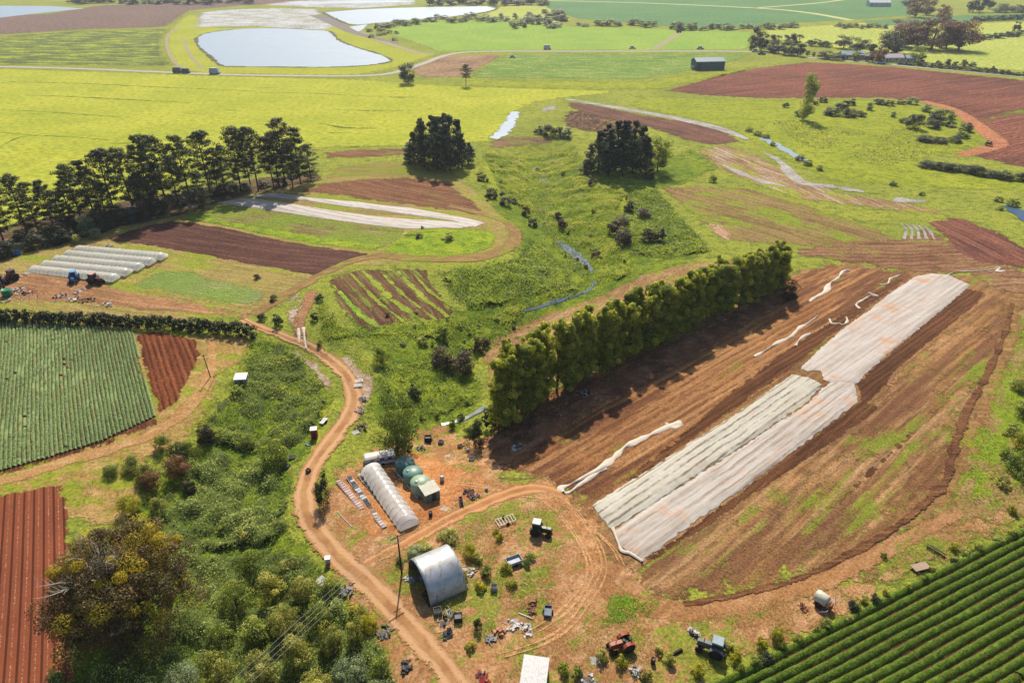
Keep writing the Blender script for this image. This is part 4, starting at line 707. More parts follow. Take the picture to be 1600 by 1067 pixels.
bushes([(572 + rr.uniform(0, 50), 52 + rr.uniform(-4, 12), 9, 4.5) for i in range(10)], 'grey', 'scrub bush', 'beside the dirt track right of the big pond', 'scrub beside the pond track')
bushes([(670 + i * 11.5 + rr.uniform(-4, 4), 7 + rr.uniform(-1, 2.5), rr.uniform(13, 20), rr.uniform(6, 14)) for i in range(17)], 'dark', 'hazy blue-green tree', 'on the skyline wood behind the second pond', 'far trees behind the second pond', 'broad', 'broadleaf_tree', 'tree', True)
bushes([(112 + i * 13 + rr.uniform(-4, 4), 6 + rr.uniform(-2, 2), rr.uniform(14, 20), rr.uniform(6, 10)) for i in range(22)], 'dark', 'hazy blue-green tree', 'in the far wood behind the salt marsh', 'far trees behind the salt marsh', 'broad', 'broadleaf_tree', 'tree', True)
# ---- gully scrub, bottom middle
rs = random.Random(21); L = []
SC = [(392, 900, 60, 46), (452, 896, 50, 36), (372, 952, 66, 50), (430, 940, 60, 48), (478, 935, 60, 44), (500, 975, 64, 48), (452, 990, 70, 56), (398, 1000, 66, 50), (350, 1010, 60, 44), (520, 1020, 66, 54), (560, 1010, 56, 48), (470, 1050, 76, 60), (410, 1062, 70, 54), (345, 1068, 70, 52), (290, 1075, 76, 50), (550, 1066, 70, 52), (598, 1062, 50, 40), (520, 925, 44, 36), (566, 970, 40, 34), (500, 1095, 80, 60), (430, 1120, 90, 60), (340, 1130, 90, 60), (596, 1100, 70, 60), (436, 826, 34, 18), (385, 845, 30, 18), (350, 830, 30, 16), (250, 1120, 80, 60)]
for q in SC: L.append((q[0], q[1], q[2] * rs.uniform(.7, 1.05), q[3] * rs.uniform(.6, .95)) + (rs.choice(['olive', 'green', 'green', 'olive', 'grey' if q[1] > 980 else 'green']),))
L += [(578, 985, 34, 26, 'yellow'), (556, 960, 24, 18, 'yellow')]
bushes(L, 'green', 'leafy scrub tree', 'in the gully thicket at the bottom', 'scrub trees in the gully thicket', 'bush', 'scrub_tree', 'tree', True)
# ---- hedge below the terrace
def hedge_mesh(name, px, wd, ht, col, label, n=9, size=.14):
    pts = resample([tuple(G(u, v)[:2]) for u, v in px], .5, False); cl = []
    for x, y in pts:
        for _ in range(n // 3): q = random.uniform(.45, .8); cl.append(((x + random.uniform(-wd, wd) / 2, y + random.uniform(-wd, wd) / 2, float(hgt(x, y)) + random.uniform(.3, ht - q * .6)), (q, q, q)))
    V, F, Rn = cloud(cl, 34, size); o = mk(name, V, F, GS[col], None, False, {'rnd': Rn * .2}); return o
o = hedge_mesh('hedge', [(-60, 502), (60, 505), (160, 509), (280, 516), (360, 523), (396, 528)], 1.8, 4.0, 'dark', '', 15, .2); tag(o, 'long dark clipped hedge between the potato field and the left farm yard', 'hedge')
# ---- crops in rows
def crop(name, P, a, per, wid, ht, den, size, mat, label, gap=.45, seed=0):
    x = np.array([p[0] for p in P]); y = np.array([p[1] for p in P]); area = (x.max() - x.min()) * (y.max() - y.min()); n = int(area * den)
    X = RS.uniform(x.min(), x.max(), n); Y = RS.uniform(y.min(), y.max(), n); U = X * math.cos(a) + Y * math.sin(a); V = -X * math.sin(a) + Y * math.cos(a); k = np.round(V / per); off = RS.normal(0, .42, n).clip(-1, 1) * wid / 2; V = k * per + off + .05 * np.sin(U / 3 + k)
    X = U * math.cos(a) - V * math.sin(a); Y = U * math.sin(a) + V * math.cos(a); keep = inpoly(X, Y, P); hol = fbm(U, k * 7.3, 2.5, 3); keep &= ~((hol < (.17 if per < 1 else .12)) | ((fbm(X, Y, 9, 2) < .33) & (hol < gap)))
    X, Y, off, U, k = X[keep], Y[keep], off[keep], U[keep], k[keep]
    hh = ht * (1 - (off / (wid / 2)) ** 2 * .75) * (.75 + .5 * vn(U * 1.7, k * 3.1)) ; Z = hgt(X, Y) + .15 + hh
    N0 = np.stack([-math.sin(a) * off / wid * 2.2, math.cos(a) * off / wid * 2.2, np.ones(len(X))], 1); V2, F2 = leaves(np.stack([X, Y, Z], 1), N0, size * (1 + .4 * (RS.rand(len(X)) * 2 - 1)))
    rn = np.clip(.5 * RS.rand(len(X)) + .5 * fbm(X, Y, 14, 2), 0, 1); o = mk(name, V2, F2, mat, None, False, {'rnd': rn}); kind(o, 'stuff', label); o['category'] = 'crop'; return o
def ridges(name, P, a, per, wid, ht, mat, label, du=.6):
    P2 = [(p[0] * math.cos(a) + p[1] * math.sin(a), -p[0] * math.sin(a) + p[1] * math.cos(a)) for p in P]; u0, u1 = min(p[0] for p in P2), max(p[0] for p in P2); v0, v1 = min(p[1] for p in P2), max(p[1] for p in P2)
    V = []; F = []; U = np.arange(u0, u1, du)
    for k in range(int(v0 / per), int(v1 / per) + 1):
        ins = inpoly(U, np.full(len(U), k * per), P2); hol = fbm(U, np.full(len(U), k * 7.3), 2.5, 3) < (.17 if per < 1 else .12); pi = None; w = wid * (.85 + .3 * vn(U * .9, np.full(len(U), k * 3.3)))
        for i, u in enumerate(U):
            if not ins[i] or hol[i]: pi = None; continue
            st = len(V)
            for c, hh in ((-1, 0), (-.6, .8), (0, 1), (.6, .8), (1, 0)): vv = k * per + c * w[i] / 2 + .05 * math.sin(u / 3 + k); V.append((u * math.cos(a) - vv * math.sin(a), u * math.sin(a) + vv * math.cos(a), hh * ht * (.7 + .5 * float(vn(np.array(u * 2.9), np.array(k * 2.2 + c))))))
            if pi is not None: F += [[pi + j, st + j, st + j + 1, pi + j + 1] for j in range(4)]
            pi = st
    V = np.array(V); V[:, 2] += hgt(V[:, 0], V[:, 1]) + .12; o = mk(name, V, F, mat, None, True)
    if sum(p.normal.z for p in o.data.polygons) < 0: o.data.flip_normals()
    kind(o, 'stuff', label); o['category'] = 'crop'
def plainleaf(n, a, b): m = Mt(n); return m.fin(m.mix(m.mr(m.noise(2.2, 5, .7), .35, .65), a, b), .8, m.noise(5, 3), .1, .8, spec=.1)
ridges('potato_crop', [tuple(G(u, v)[:2]) for u, v in POT], A_P, .80, .70, .34, plainleaf('potato_mass', C(112, 136, 84), C(150, 170, 108)), 'solid green body of the potato rows', .3)
crop('potato_crop', [tuple(G(u, v)[:2]) for u, v in POT], A_P, .80, .72, .44, 28, .14, leafmat('leaf_potato', C(118, 142, 90), C(164, 184, 122), C(202, 214, 162), .3, 0), 'rows of bluish green potato plants', .48)
A_B = ang((1130, 1067), (1600, 830))
BED = [tuple(G(u, v)[:2]) for u, v in [(1112, 1072), (1600, 827), (1800, 727), (1800, 1300), (1100, 1300), (1050, 1115)]]
sheet('ploughed_field', None, soil('bed_soil', C(92, 62, 42), C(64, 44, 32), C(130, 88, 60), A_B, 1.42, .3), 5, world=[tuple(G(u, v)[:2]) for u, v in [(1090, 1072), (1600, 815), (1820, 705), (1820, 1320), (1080, 1320), (1010, 1115)]])
m_bed = leafmat('leaf_bed', C(78, 106, 28), C(126, 148, 40), C(178, 186, 62), .42, 0)
ridges('leafy_crop', BED, A_B, 1.42, 1.2, .5, plainleaf('bed_mass', C(70, 98, 26), C(112, 136, 36)), 'solid green body of the straight beds', .35)
crop('leafy_crop', BED, A_B, 1.42, 1.24, .54, 50, .08, m_bed, 'dense dark green crop in straight beds', .30)
bushes([(1150 + 24 * i + rs.uniform(-8, 8), 1052 - 12.1 * i + rs.uniform(-4, 4), rs.uniform(12, 26), rs.uniform(7, 15), rs.choice(['olive', 'green', 'dark', 'yellow' if i < 5 else 'olive'])) for i in range(20)], 'olive', 'weedy bush', 'along the edge of the dark green beds', 'weeds beside the green beds', name='weed_clump')
bushes([(1215, 1000, 30, 18, 'yellow'), (1190, 1010, 22, 14, 'yellow'), (1140, 1015, 18, 12), (1148, 1030, 24, 14, 'yellow'), (1350, 940, 16, 10), (970, 1040, 22, 16, 'yellow'), (940, 1032, 22, 16), (1045, 1035, 22, 16), (1090, 1052, 26, 16, 'yellow'), (1010, 1060, 20, 16), (1580, 800, 20, 12, 'yellow'), (1490, 858, 18, 10, 'yellow'), (1380, 870, 12, 8, 'green'), (1030, 1020, 16, 12), (880, 1050, 24, 14, 'green'), (900, 1058, 26, 16, 'green')], 'olive', 'gorse-like tuft', 'in the rough yard at the bottom', 'yellow-green tufts in the bottom yard', name='weed_clump')
bushes([(700, 842, 40, 14, 'olive'), (735, 870, 30, 18, 'yellow'), (745, 876, 24, 14, 'olive'), (760, 898, 24, 16, 'green'), (752, 920, 22, 12), (790, 892, 22, 12), (800, 915, 22, 10), (650, 868, 34, 12, 'grey'), (668, 862, 26, 12, 'olive'), (626, 880, 18, 10, 'green'), (830, 872, 20, 10, 'green'), (747, 982, 16, 18, 'dark'), (720, 905, 24, 16, 'olive'), (780, 842, 16, 10), (775, 834, 14, 10), (735, 1012, 20, 10), (822, 884, 16, 10, 'green'), (710, 916, 24, 22, 'green')], 'yellow', 'yellow-green weed clump', 'around the arched shed', 'weed clumps around the arched shed', name='weed_clump')
bushes([(706, 668, 16, 14), (720, 655, 14, 12), (683, 652, 14, 10), (735, 678, 22, 16, 'green'), (660, 655, 12, 10), (640, 705, 14, 10), (588, 720, 14, 12), (505, 742, 10, 8)], 'green', 'weedy shrub', 'around the tank yard', 'shrubs around the tank yard', name='weed_clump')
# ================================================================ GROUND COVER (stuff)
def scatter(name, label, px, den, size, ht, mat, amp=0.0, ascl=3.0, thr=.0, nsc=4.0, asp=.6, layer=1, up=.8, seed=0, world=None, tuft=False):
    P = world or wpoly(px); x = np.array([p[0] for p in P]); y = np.array([p[1] for p in P]); n = int((x.max() - x.min()) * (y.max() - y.min()) * den)
    X = RS.uniform(x.min(), x.max(), n); Y = RS.uniform(y.min(), y.max(), n); k = inpoly(X, Y, P)
    if thr: k &= (fbm(X, Y, nsc, 4) > thr)
    D = segdist(X, Y, P + [P[0]]); k &= (RS.rand(n) < np.clip(D / 2.0, .1, 1)) & (D > 7 * (fbm(X, Y, 6, 3) - .42) * (amp > .6)); X, Y, D = X[k], Y[k], D[k]
    if tuft: # gather into tufts
        cx = np.round(X / tuft) * tuft + tuft * (vn(np.round(X / tuft) * 3.7, np.round(Y / tuft) * 1.9) - .5); cy = np.round(Y / tuft) * tuft + tuft * (vn(np.round(X / tuft) * 1.3 + 50, np.round(Y / tuft) * 2.9) - .5); X = X * .45 + cx * .55; Y = Y * .45 + cy * .55
    b = bump(X, Y, D, amp, ascl); Z = hgt(X, Y) + LZ(layer) + b + RS.rand(len(X)) * ht; V, F = leaves(np.stack([X, Y, Z], 1), np.tile([0, -.15, up], (len(X), 1)), size * (1 + .5 * (RS.rand(len(X)) * 2 - 1)), asp)
    rn = np.clip(.45 * RS.rand(len(X)) + .55 * fbm(X, Y, 5, 3) + (.25 * (b / amp - .4) if amp else 0), 0, 1); o = mk(name, V, F, mat, None, False, {'rnd': rn}); kind(o, 'stuff', label); o['category'] = 'ground cover'; return o
CRK = VAL[1:-2]
def bump(X, Y, D, amp, s, ck=True): return np.clip((segdist(X, Y, CRK) - 1.6) / 3, 0, 1) * np.clip(D / 1.5, 0, 1) * amp * np.clip((fbm(X, Y, s, 3) - .34) * 2.8, 0, 1.3) if amp else 0
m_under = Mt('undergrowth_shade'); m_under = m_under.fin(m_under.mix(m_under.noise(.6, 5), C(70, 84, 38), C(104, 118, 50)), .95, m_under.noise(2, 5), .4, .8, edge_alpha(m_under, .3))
LG = {'lush': leafmat('cover_lush', C(104, 132, 38), C(166, 184, 48), C(216, 218, 78), .45, 0, .25), 'vine': leafmat('cover_vine', C(96, 124, 46), C(168, 188, 84), C(224, 230, 140), .46, 0, .3),
      'bright': leafmat('cover_bright', C(150, 168, 34), C(182, 196, 38), C(204, 208, 50), .4, 0, .2), 'reed': leafmat('cover_reed', C(98, 124, 42), C(142, 162, 52), C(192, 200, 78), .35, 0, .2),
      'olive': leafmat('cover_olive', C(120, 128, 50), C(156, 162, 58), C(190, 188, 74), .4, 0, .25), 'dry': leafmat('cover_dry', C(160, 130, 84), C(190, 165, 110), C(216, 196, 150), .3, 0, .25)}
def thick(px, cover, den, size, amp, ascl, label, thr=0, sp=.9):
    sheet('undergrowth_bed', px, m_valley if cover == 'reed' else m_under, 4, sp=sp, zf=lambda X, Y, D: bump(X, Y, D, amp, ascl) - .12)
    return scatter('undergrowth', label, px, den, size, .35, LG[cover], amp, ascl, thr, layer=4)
VF = [(752, 240), (900, 228), (930, 290), (980, 300), (960, 370), (1000, 430), (930, 450), (860, 470), (770, 530), (745, 560), (700, 540), (500, 540), (490, 480), (505, 460), (540, 510), (710, 500), (800, 480), (905, 440), (870, 400), (840, 350), (780, 300)]
m_valley = grass('valley_floor', C(132, 152, 46), C(164, 176, 52), C(98, 120, 44), .4, .06, 1.8, .6, C(66, 84, 36), .6, dstretch=(.25, .5))
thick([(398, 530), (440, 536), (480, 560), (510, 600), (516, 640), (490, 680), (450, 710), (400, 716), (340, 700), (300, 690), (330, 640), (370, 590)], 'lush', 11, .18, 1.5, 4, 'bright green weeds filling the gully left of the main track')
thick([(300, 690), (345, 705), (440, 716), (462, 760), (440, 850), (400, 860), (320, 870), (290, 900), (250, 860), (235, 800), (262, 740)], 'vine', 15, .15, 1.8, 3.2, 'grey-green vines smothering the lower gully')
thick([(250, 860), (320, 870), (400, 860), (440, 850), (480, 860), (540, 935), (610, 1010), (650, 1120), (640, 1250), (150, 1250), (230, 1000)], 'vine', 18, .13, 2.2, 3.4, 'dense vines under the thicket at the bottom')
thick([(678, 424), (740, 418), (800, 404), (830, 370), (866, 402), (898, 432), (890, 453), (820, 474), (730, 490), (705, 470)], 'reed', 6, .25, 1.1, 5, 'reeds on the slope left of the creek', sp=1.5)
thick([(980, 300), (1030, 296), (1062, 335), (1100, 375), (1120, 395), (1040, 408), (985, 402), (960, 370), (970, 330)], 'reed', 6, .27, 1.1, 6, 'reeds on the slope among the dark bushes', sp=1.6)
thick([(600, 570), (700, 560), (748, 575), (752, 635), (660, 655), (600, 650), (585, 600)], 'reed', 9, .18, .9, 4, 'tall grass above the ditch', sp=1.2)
sheet('undergrowth_bed', VF, m_valley, 4, sp=1.6, zf=lambda X, Y, D: bump(X, Y, D, 1.0, 5) - .12)
scatter('grass', 'rough grass along the valley floor', VF_ := [(752, 240), (900, 228), (930, 290), (980, 300), (960, 370), (1000, 430), (930, 450), (860, 470), (770, 530), (745, 560), (700, 540), (500, 540), (490, 480), (505, 460), (540, 510), (710, 500), (800, 480), (905, 440), (870, 400), (840, 350), (780, 300)], 6, .22, .35, LG['lush'], 1.0, 5, .28, 6, .5, layer=4)
scatter('grass', 'lush grass on both sides of the bend of the main track', [(500, 470), (560, 520), (700, 510), (760, 545), (740, 590), (600, 570), (570, 600), (600, 680), (560, 680), (570, 600), (520, 545), (490, 530)], 8, .17, .4, LG['lush'], .4, 3, .36, 4, .5, layer=1)
scatter('grass', 'green weeds over the yard between the sheds', [(560, 860), (640, 850), (760, 800), (860, 790), (890, 860), (860, 960), (760, 1010), (650, 960)], 30, .09, .25, LG['olive'], .2, 2, .43, 5, .45, layer=5)
scatter('dry_grass', 'dry grass over the bottom yard', [(700, 1040), (860, 990), (950, 940), (1080, 960), (1300, 905), (1440, 840), (1600, 780), (1600, 825), (1130, 1065), (1000, 1160), (740, 1160)], 15, .08, .2, LG['dry'], .1, 2, .50, 4, .4, layer=5)
scatter('grass', 'green weeds over the bottom yard', [(740, 1060), (860, 1000), (950, 930), (1080, 960), (1300, 905), (1440, 840), (1600, 780), (1600, 825), (1130, 1065), (1000, 1160), (740, 1160)], 24, .09, .25, LG['olive'], .15, 2, .47, 6, .45, layer=5)
scatter('grass', 'bright weeds in the patch beside the yard track', [(950, 925), (975, 915), (1030, 935), (1048, 965), (1000, 980), (945, 985), (935, 975)], 30, .10, .3, LG['lush'], .2, 2, .42, 2.5, .5, layer=5)
scatter('grass', 'weeds along the right edge of the stubble', [(1590, 480), (1700, 470), (1760, 760), (1560, 800), (1480, 800), (1500, 740), (1530, 660)], 6, .16, .3, LG['lush'], .2, 3, .50, 7, .5, layer=4)
scatter('grass', 'weeds across the stubble field', [(1380, 590), (1520, 480), (1580, 500), (1520, 640), (1480, 760), (1380, 830), (1100, 930), (1000, 920), (1200, 800)], 4, .13, .2, LG['olive'], 0, 3, .56, 6, .5, layer=4)
scatter('grass', 'weeds beside the scrub left of the gully', [(110, 760), (260, 690), (330, 620), (370, 560), (400, 530), (380, 590), (300, 700), (250, 800), (230, 830), (130, 830)], 9, .13, .35, LG['olive'], .3, 3, .46, 4, .5, layer=4)
scatter('grass', 'weeds around the tank yard', [(530, 690), (600, 660), (700, 640), (760, 670), (745, 730), (640, 700), (560, 735), (520, 800), (500, 760)], 12, .11, .3, LG['olive'], .2, 3, .48, 4, .5, layer=5)
scatter('reeds', 'dark rushes and weeds along the valley stream', [(800, 300), (870, 300), (930, 420), (920, 460), (840, 500), (760, 560), (700, 560), (780, 500), (880, 440), (840, 360)], 2.5, .3, .6, GS['green'], .3, 3, .50, 5, .5, layer=2)
scatter('grass', 'yellow-green rushes on the wet meadow', [(1200, 190), (1350, 186), (1420, 200), (1500, 230), (1380, 262), (1250, 230)], .9, .42, .5, GS['olive'], 0, 3, .50, 20, .5, layer=2)
scatter('reeds', 'dark rushes on the valley floor by the shallow pools', [(770, 245), (890, 235), (920, 260), (900, 290), (790, 290)], 1.5, .4, .5, GS['olive'], 0, 3, .50, 9, .5, layer=2)
# litter: pale scraps and stones
m_scrap = paint((225, 214, 205), .7, 0, .4)
scatter('dry_grass', 'dry yellow grass patches in the valley', VF, 3, .2, .4, LG['dry'], 1.0, 5, .57, 5, .5, layer=5)
scatter('grass', 'bright yellow-green patches in the valley', VF, 6, .2, .4, LG['bright'], 1.0, 5, .52, 9, .5, layer=5)
scatter('litter', 'pale scraps and stones along the main track', [(440, 460), (480, 460), (480, 530), (540, 560), (575, 600), (570, 650), (550, 650), (555, 600), (530, 570), (460, 545)], .9, .22, .25, m_scrap, 0, layer=5, thr=.5, nsc=3)
scatter('litter', 'pale scraps scattered over the yards', [(540, 700), (760, 700), (860, 790), (880, 950), (700, 1040), (620, 960), (560, 860), (520, 800)], 1.6, .10, .1, m_scrap, 0, layer=6, thr=.52, nsc=4)
scatter('litter', 'pale scraps under the long tree row', [(750, 720), (960, 620), (1180, 480), (1230, 440), (1100, 500), (900, 600), (800, 660)], .6, .14, .1, m_scrap, 0, layer=5, thr=.5, nsc=4)
scatter('litter', 'pale scraps beside the left farm yard', [(0, 448), (60, 455), (110, 462), (180, 478), (150, 485), (60, 475), (0, 468)], 1.0, .3, .3, m_scrap, 0, layer=4, thr=.45, nsc=4)
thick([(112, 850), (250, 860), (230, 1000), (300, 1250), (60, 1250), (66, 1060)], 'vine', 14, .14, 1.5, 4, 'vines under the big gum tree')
# ---- big gum tree at the bottom left
def gum():
    e = emp('gum_tree', G(150, 1075) - Vector((0, 0, .3)), 0, 'huge brown-olive gum tree with bare white limbs at the bottom left', 'tree'); r = random.Random(9)
    c0 = Vector((-57, 67.5, 0)); c0.z = float(hgt(c0.x, c0.y)); e.location = c0; bpy.context.view_layer.update(); t = MB(); w = MB()
    t.tube([(0, 0, -1), (.3, -.3, 4), (0, 0, 8)], [.8, .6, .4], 9); cl = {'leaf_olive_brown': [], 'leaf_gold': []}
    for i in range(150):
        a = i * 2.39996; el = math.asin(-.4 + 1.39 * i / 150); rad = r.uniform(.66, .98); x = math.cos(a) * math.cos(el) * 9.0 * rad; y = math.sin(a) * math.cos(el) * 10.8 * rad; z = 10.5 + math.sin(el) * 8.4 * rad; q = r.uniform(1.0, 2.1)
        gold = (r.random() < .30 and (el > .35 or x > 4 or y > 3)); cl['leaf_gold' if gold else 'leaf_olive_brown'].append(((x, y, z), (q * (.85 if gold else 1), q * (.85 if gold else 1), q * .7)))
        if i % 3 == 0: t.tube([(0, 0, 5 + r.uniform(0, 3)), (x * .5, y * .5, z * .7), (x * .95, y * .95, z)], [.28, .16, .05], 5)
    for i in range(22):
        a = i * .62; q = 5 + 3.5 * (i % 2); cl['leaf_olive_brown'].append(((q * math.cos(a), q * math.sin(a), r.uniform(2, 7)), (2.6, 2.6, 2.2)))
    for i in range(26):
        a = i * 2.39996; q = 1 + 5.5 * (i / 26) ** .5; cl['leaf_olive_brown'].append(((q * math.cos(a), q * math.sin(a), r.uniform(9, 13.5)), (2.2, 2.2, 1.8)))
    mats = {'leaf_olive_brown': leafmat('gum_brown', C(70, 60, 32), C(120, 98, 52), C(166, 138, 80), .3, 0, .2), 'leaf_gold': leafmat('gum_gold', C(132, 122, 28), C(186, 166, 34), C(218, 196, 52), .4, 0, .3)}
    for k, nm, per, sz in (('leaf_olive_brown', 'crown', 420, .125), ('leaf_gold', 'foliage_tuft', 420, .115)):
        V, F, Rn = cloud(cl[k], per, sz, .4, .45); mk(nm, V, F, mats[k], e, False, {'rnd': Rn})
    def limb(p, d, L, rad, dep):
        p = Vector(p); pts = [p]; dd = Vector(d).normalized()
        for i in range(4): dd = (dd + Vector((r.uniform(-.35, .35), r.uniform(-.35, .35), r.uniform(-.1, .3)))).normalized(); pts.append(pts[-1] + dd * L / 4)
        w.tube(pts, [rad, rad * .85, rad * .7, rad * .5, rad * .3], 5)
        if dep:
            for q in pts[1:]: limb(q, dd + Vector((r.uniform(-1, 1), r.uniform(-1, 1), r.uniform(-.2, .5))), L * .55, rad * .45, dep - 1)
    for d in ((-1, -.1, .25), (-.6, .6, .5), (.5, .5, .7), (.9, .1, .4), (.1, .9, .8), (-.8, -.5, .3)): limb((-.5, -2.5, 14.5), d, 4.4, .17, 2)
    w.o('dead_limb', m_barkw, e, True); w = MB(); w_ = w
    for d in ((-1, -.3, .1), (.9, -.2, .15), (.3, -.8, .3)): limb((1, -5.5, 8.5), d, 4.0, .13, 2)
    w.o('dead_limb', m_barkw, e, True)
    t.o('trunk', m_barkd, e, True)
gum()
# ================================================================ OBJECTS
def yaw(a, b, z=0): p, q = flat(*a, z), flat(*b, z); return math.atan2(q[1] - p[1], q[0] - p[0])
P_ = paint
# ---- net covers on the right
m_netR1 = net_mat('cover_ribbed', C(204, 199, 186), C(180, 172, 156), C(104, 92, 70), A_R, 1.62, .9, .2, C(186, 182, 150))
m_netR2 = net_mat('cover_white', C(196, 189, 181), C(166, 152, 138), C(140, 116, 98), A_R, 1.62, .75, .5)
m_netR3 = net_mat('cover_dusty', C(200, 191, 183), C(176, 164, 153), C(160, 134, 112), A_R, 1.62, .45, .8)
for px, mt, per, amp, lab in (([(925, 790), (945, 776), (1000, 744), (1080, 692), (1160, 640), (1238, 586), (1262, 590), (1286, 602), (1262, 628), (1170, 690), (1080, 748), (1000, 800), (957, 828)], m_netR1, 1.62, .30, 'ribbed grey-green crop cover with dark seams between its humped rows'),
                     ([(956, 830), (1000, 802), (1080, 750), (1170, 692), (1264, 630), (1290, 603), (1300, 596), (1334, 598), (1341, 628), (1300, 660), (1240, 706), (1180, 750), (1090, 812), (1003, 877), (985, 864), (967, 852), (962, 838)], m_netR2, 1.62, .14, 'broad whiter crop cover with a torn pointed lower end near the yard track'),
                     ([(1250, 577), (1275, 552), (1310, 520), (1360, 484), (1400, 452), (1432, 432), (1455, 428), (1482, 430), (1516, 446), (1480, 478), (1420, 527), (1380, 560), (1337, 600), (1300, 599), (1286, 594), (1283, 580), (1262, 580)], m_netR3, 1.62, .12, 'dusty crop cover with orange stains running up to the far end')):
    o = sheet('crop_cover', px, mt, 5, sp=.85, edge=.8, zf=ridge(A_R, per, amp, .09), knd='thing', jit=.25); tag(o, lab, 'crop cover', 'crop covers over the right beds')
m_roll = Mt('bundled_net'); m_roll = m_roll.fin(m_roll.mix(m_roll.noise(1.5, 5, .7), C(214, 196, 172), C(236, 226, 212)), .8, m_roll.noise(4, 4), .08, .8)
def roll(px, w, lab, seed=0): 
    o = ribbon('netting_strip', px, w, m_roll, 5, None, None, True, .5, lambda X, Y, c: (1 - c ** 2) * (.08 + .26 * vn(X * 1.6, Y * 1.6)), 7, .75); return tag(o, lab, 'netting', 'bundled netting strips')
for px, w, lab in (([(1265, 472), (1272, 466), (1290, 456), (1296, 444), (1310, 434), (1318, 424), (1328, 423)], [.7, 1.5, .8, .6], 'long wavy pale netting strip nearest the far end of the tree row'),
                   ([(1178, 558), (1196, 548), (1215, 536), (1235, 527), (1250, 512), (1262, 506), (1278, 494)], [.6, .8, .5], 'thin wavy pale netting strip in the furrows at the middle of the tree shadow'),
                   ([(1344, 483), (1338, 476), (1350, 468), (1360, 463), (1371, 463), (1356, 458)], [.7, .9, .6], 'z-shaped pale netting scrap beside the far dusty cover'),
                   ([(1296, 499), (1300, 506), (1310, 506), (1318, 508), (1324, 502), (1322, 496)], [.6, .8, .6], 'u-shaped pale netting scrap in the dark furrows'),
                   ([(1243, 541), (1248, 533), (1256, 526), (1266, 522)], [.5, .9, .5], 'short curled netting scrap left of the dusty cover'),
                   ([(1374, 445), (1387, 444), (1391, 436), (1404, 431), (1408, 430)], [.5, 1.2, .7], 'bent netting scrap at the far end of the dark furrows'),
                   ([(1478, 438), (1482, 430), (1500, 425), (1530, 425), (1548, 422), (1562, 419), (1558, 424), (1570, 424)], [.4, .5, .9], 'long thin netting tail trailing right from the dusty cover'),
                   ([(880, 770), (876, 763), (890, 758), (905, 750), (940, 730), (960, 715), (975, 700), (990, 692), (1020, 678), (1042, 668), (1064, 661)], [.8, .9, .8, 1.4, 1.0, .9, 1.6], 'longest bundled netting strip running beside the shadow edge'),
                   ([(882, 772), (892, 768), (910, 755), (930, 742), (948, 733)], [1.2, .8, .7], 'netting strip doubled beside the lower end of the longest bundle'),
                   ([(1040, 662), (1052, 668), (1062, 664), (1060, 658)], [.9, 1.1, .9], 'crumpled netting knot at the top of the longest bundle'),
                   ([(474, 512), (475, 522), (476, 532), (478, 545)], [.6, .7], 'white sheet strip on the rubble track right side'), ([(466, 514), (467, 526), (467, 536)], [.5, .7], 'white sheet strip on the rubble track left side')): roll(px, w, lab)
o = ribbon('netting_strip', [(957, 826), (961, 836), (966, 850), (972, 862), (985, 866), (1003, 878)], [.5, .8, .5], m_roll, 6, None, None, True, .5, lambda X, Y, c: .12 + (1 - c ** 2) * .2, 5, .7); tag(o, 'gathered hem of the whiter cover at its torn end', 'netting', 'bundled netting strips')
# ---- plastic tunnels
m_poly = Mt('plastic_film'); v = m_poly.t.nodes.new('ShaderNodeTexCoord').outputs['Object']; bx = m_poly.ma('SINE', m_poly.ma('MULTIPLY', m_poly.x(v, 0), 2 * math.pi / 1.5))
c = m_poly.mix(m_poly.mr(m_poly.noise(.8, 5, .7), .4, .65), C(238, 238, 236, 1.6), C(218, 219, 218, 1.5)); c = m_poly.mix(m_poly.ma('MULTIPLY', m_poly.mr(bx, .75, .98), .45), c, C(150, 148, 145)); c = m_poly.mix(m_poly.ma('MULTIPLY', m_poly.mr(m_poly.noise(.5, 4), .55, .7), .5), c, C(170, 140, 110))
m_poly = m_poly.fin(c, .22, m_poly.ma('ADD', m_poly.noise(2.2, 4), m_poly.ma('MULTIPLY', bx, .6)), .10, .6, m_poly.mr(m_poly.noise(1.0, 4), .3, .7, .72, .93), spec=.6); tl = m_poly.t.nodes.get('Principled BSDF') if False else None
def add_trans(mat, f, col):
    t = mat.node_tree; o = t.nodes['Material Output']; src = o.inputs['Surface'].links[0].from_socket; tr = t.nodes.new('ShaderNodeBsdfTranslucent'); tr.inputs[0].default_value = col; x = t.nodes.new('ShaderNodeMixShader'); x.inputs[0].default_value = f
    t.links.new(src, x.inputs[1]); t.links.new(tr.outputs[0], x.inputs[2]); t.links.new(x.outputs[0], o.inputs['Surface'])
add_trans(m_poly, .6, C(245, 245, 242, 1.75))
for q_ in (m_netR1, m_netR2, m_netR3): pass
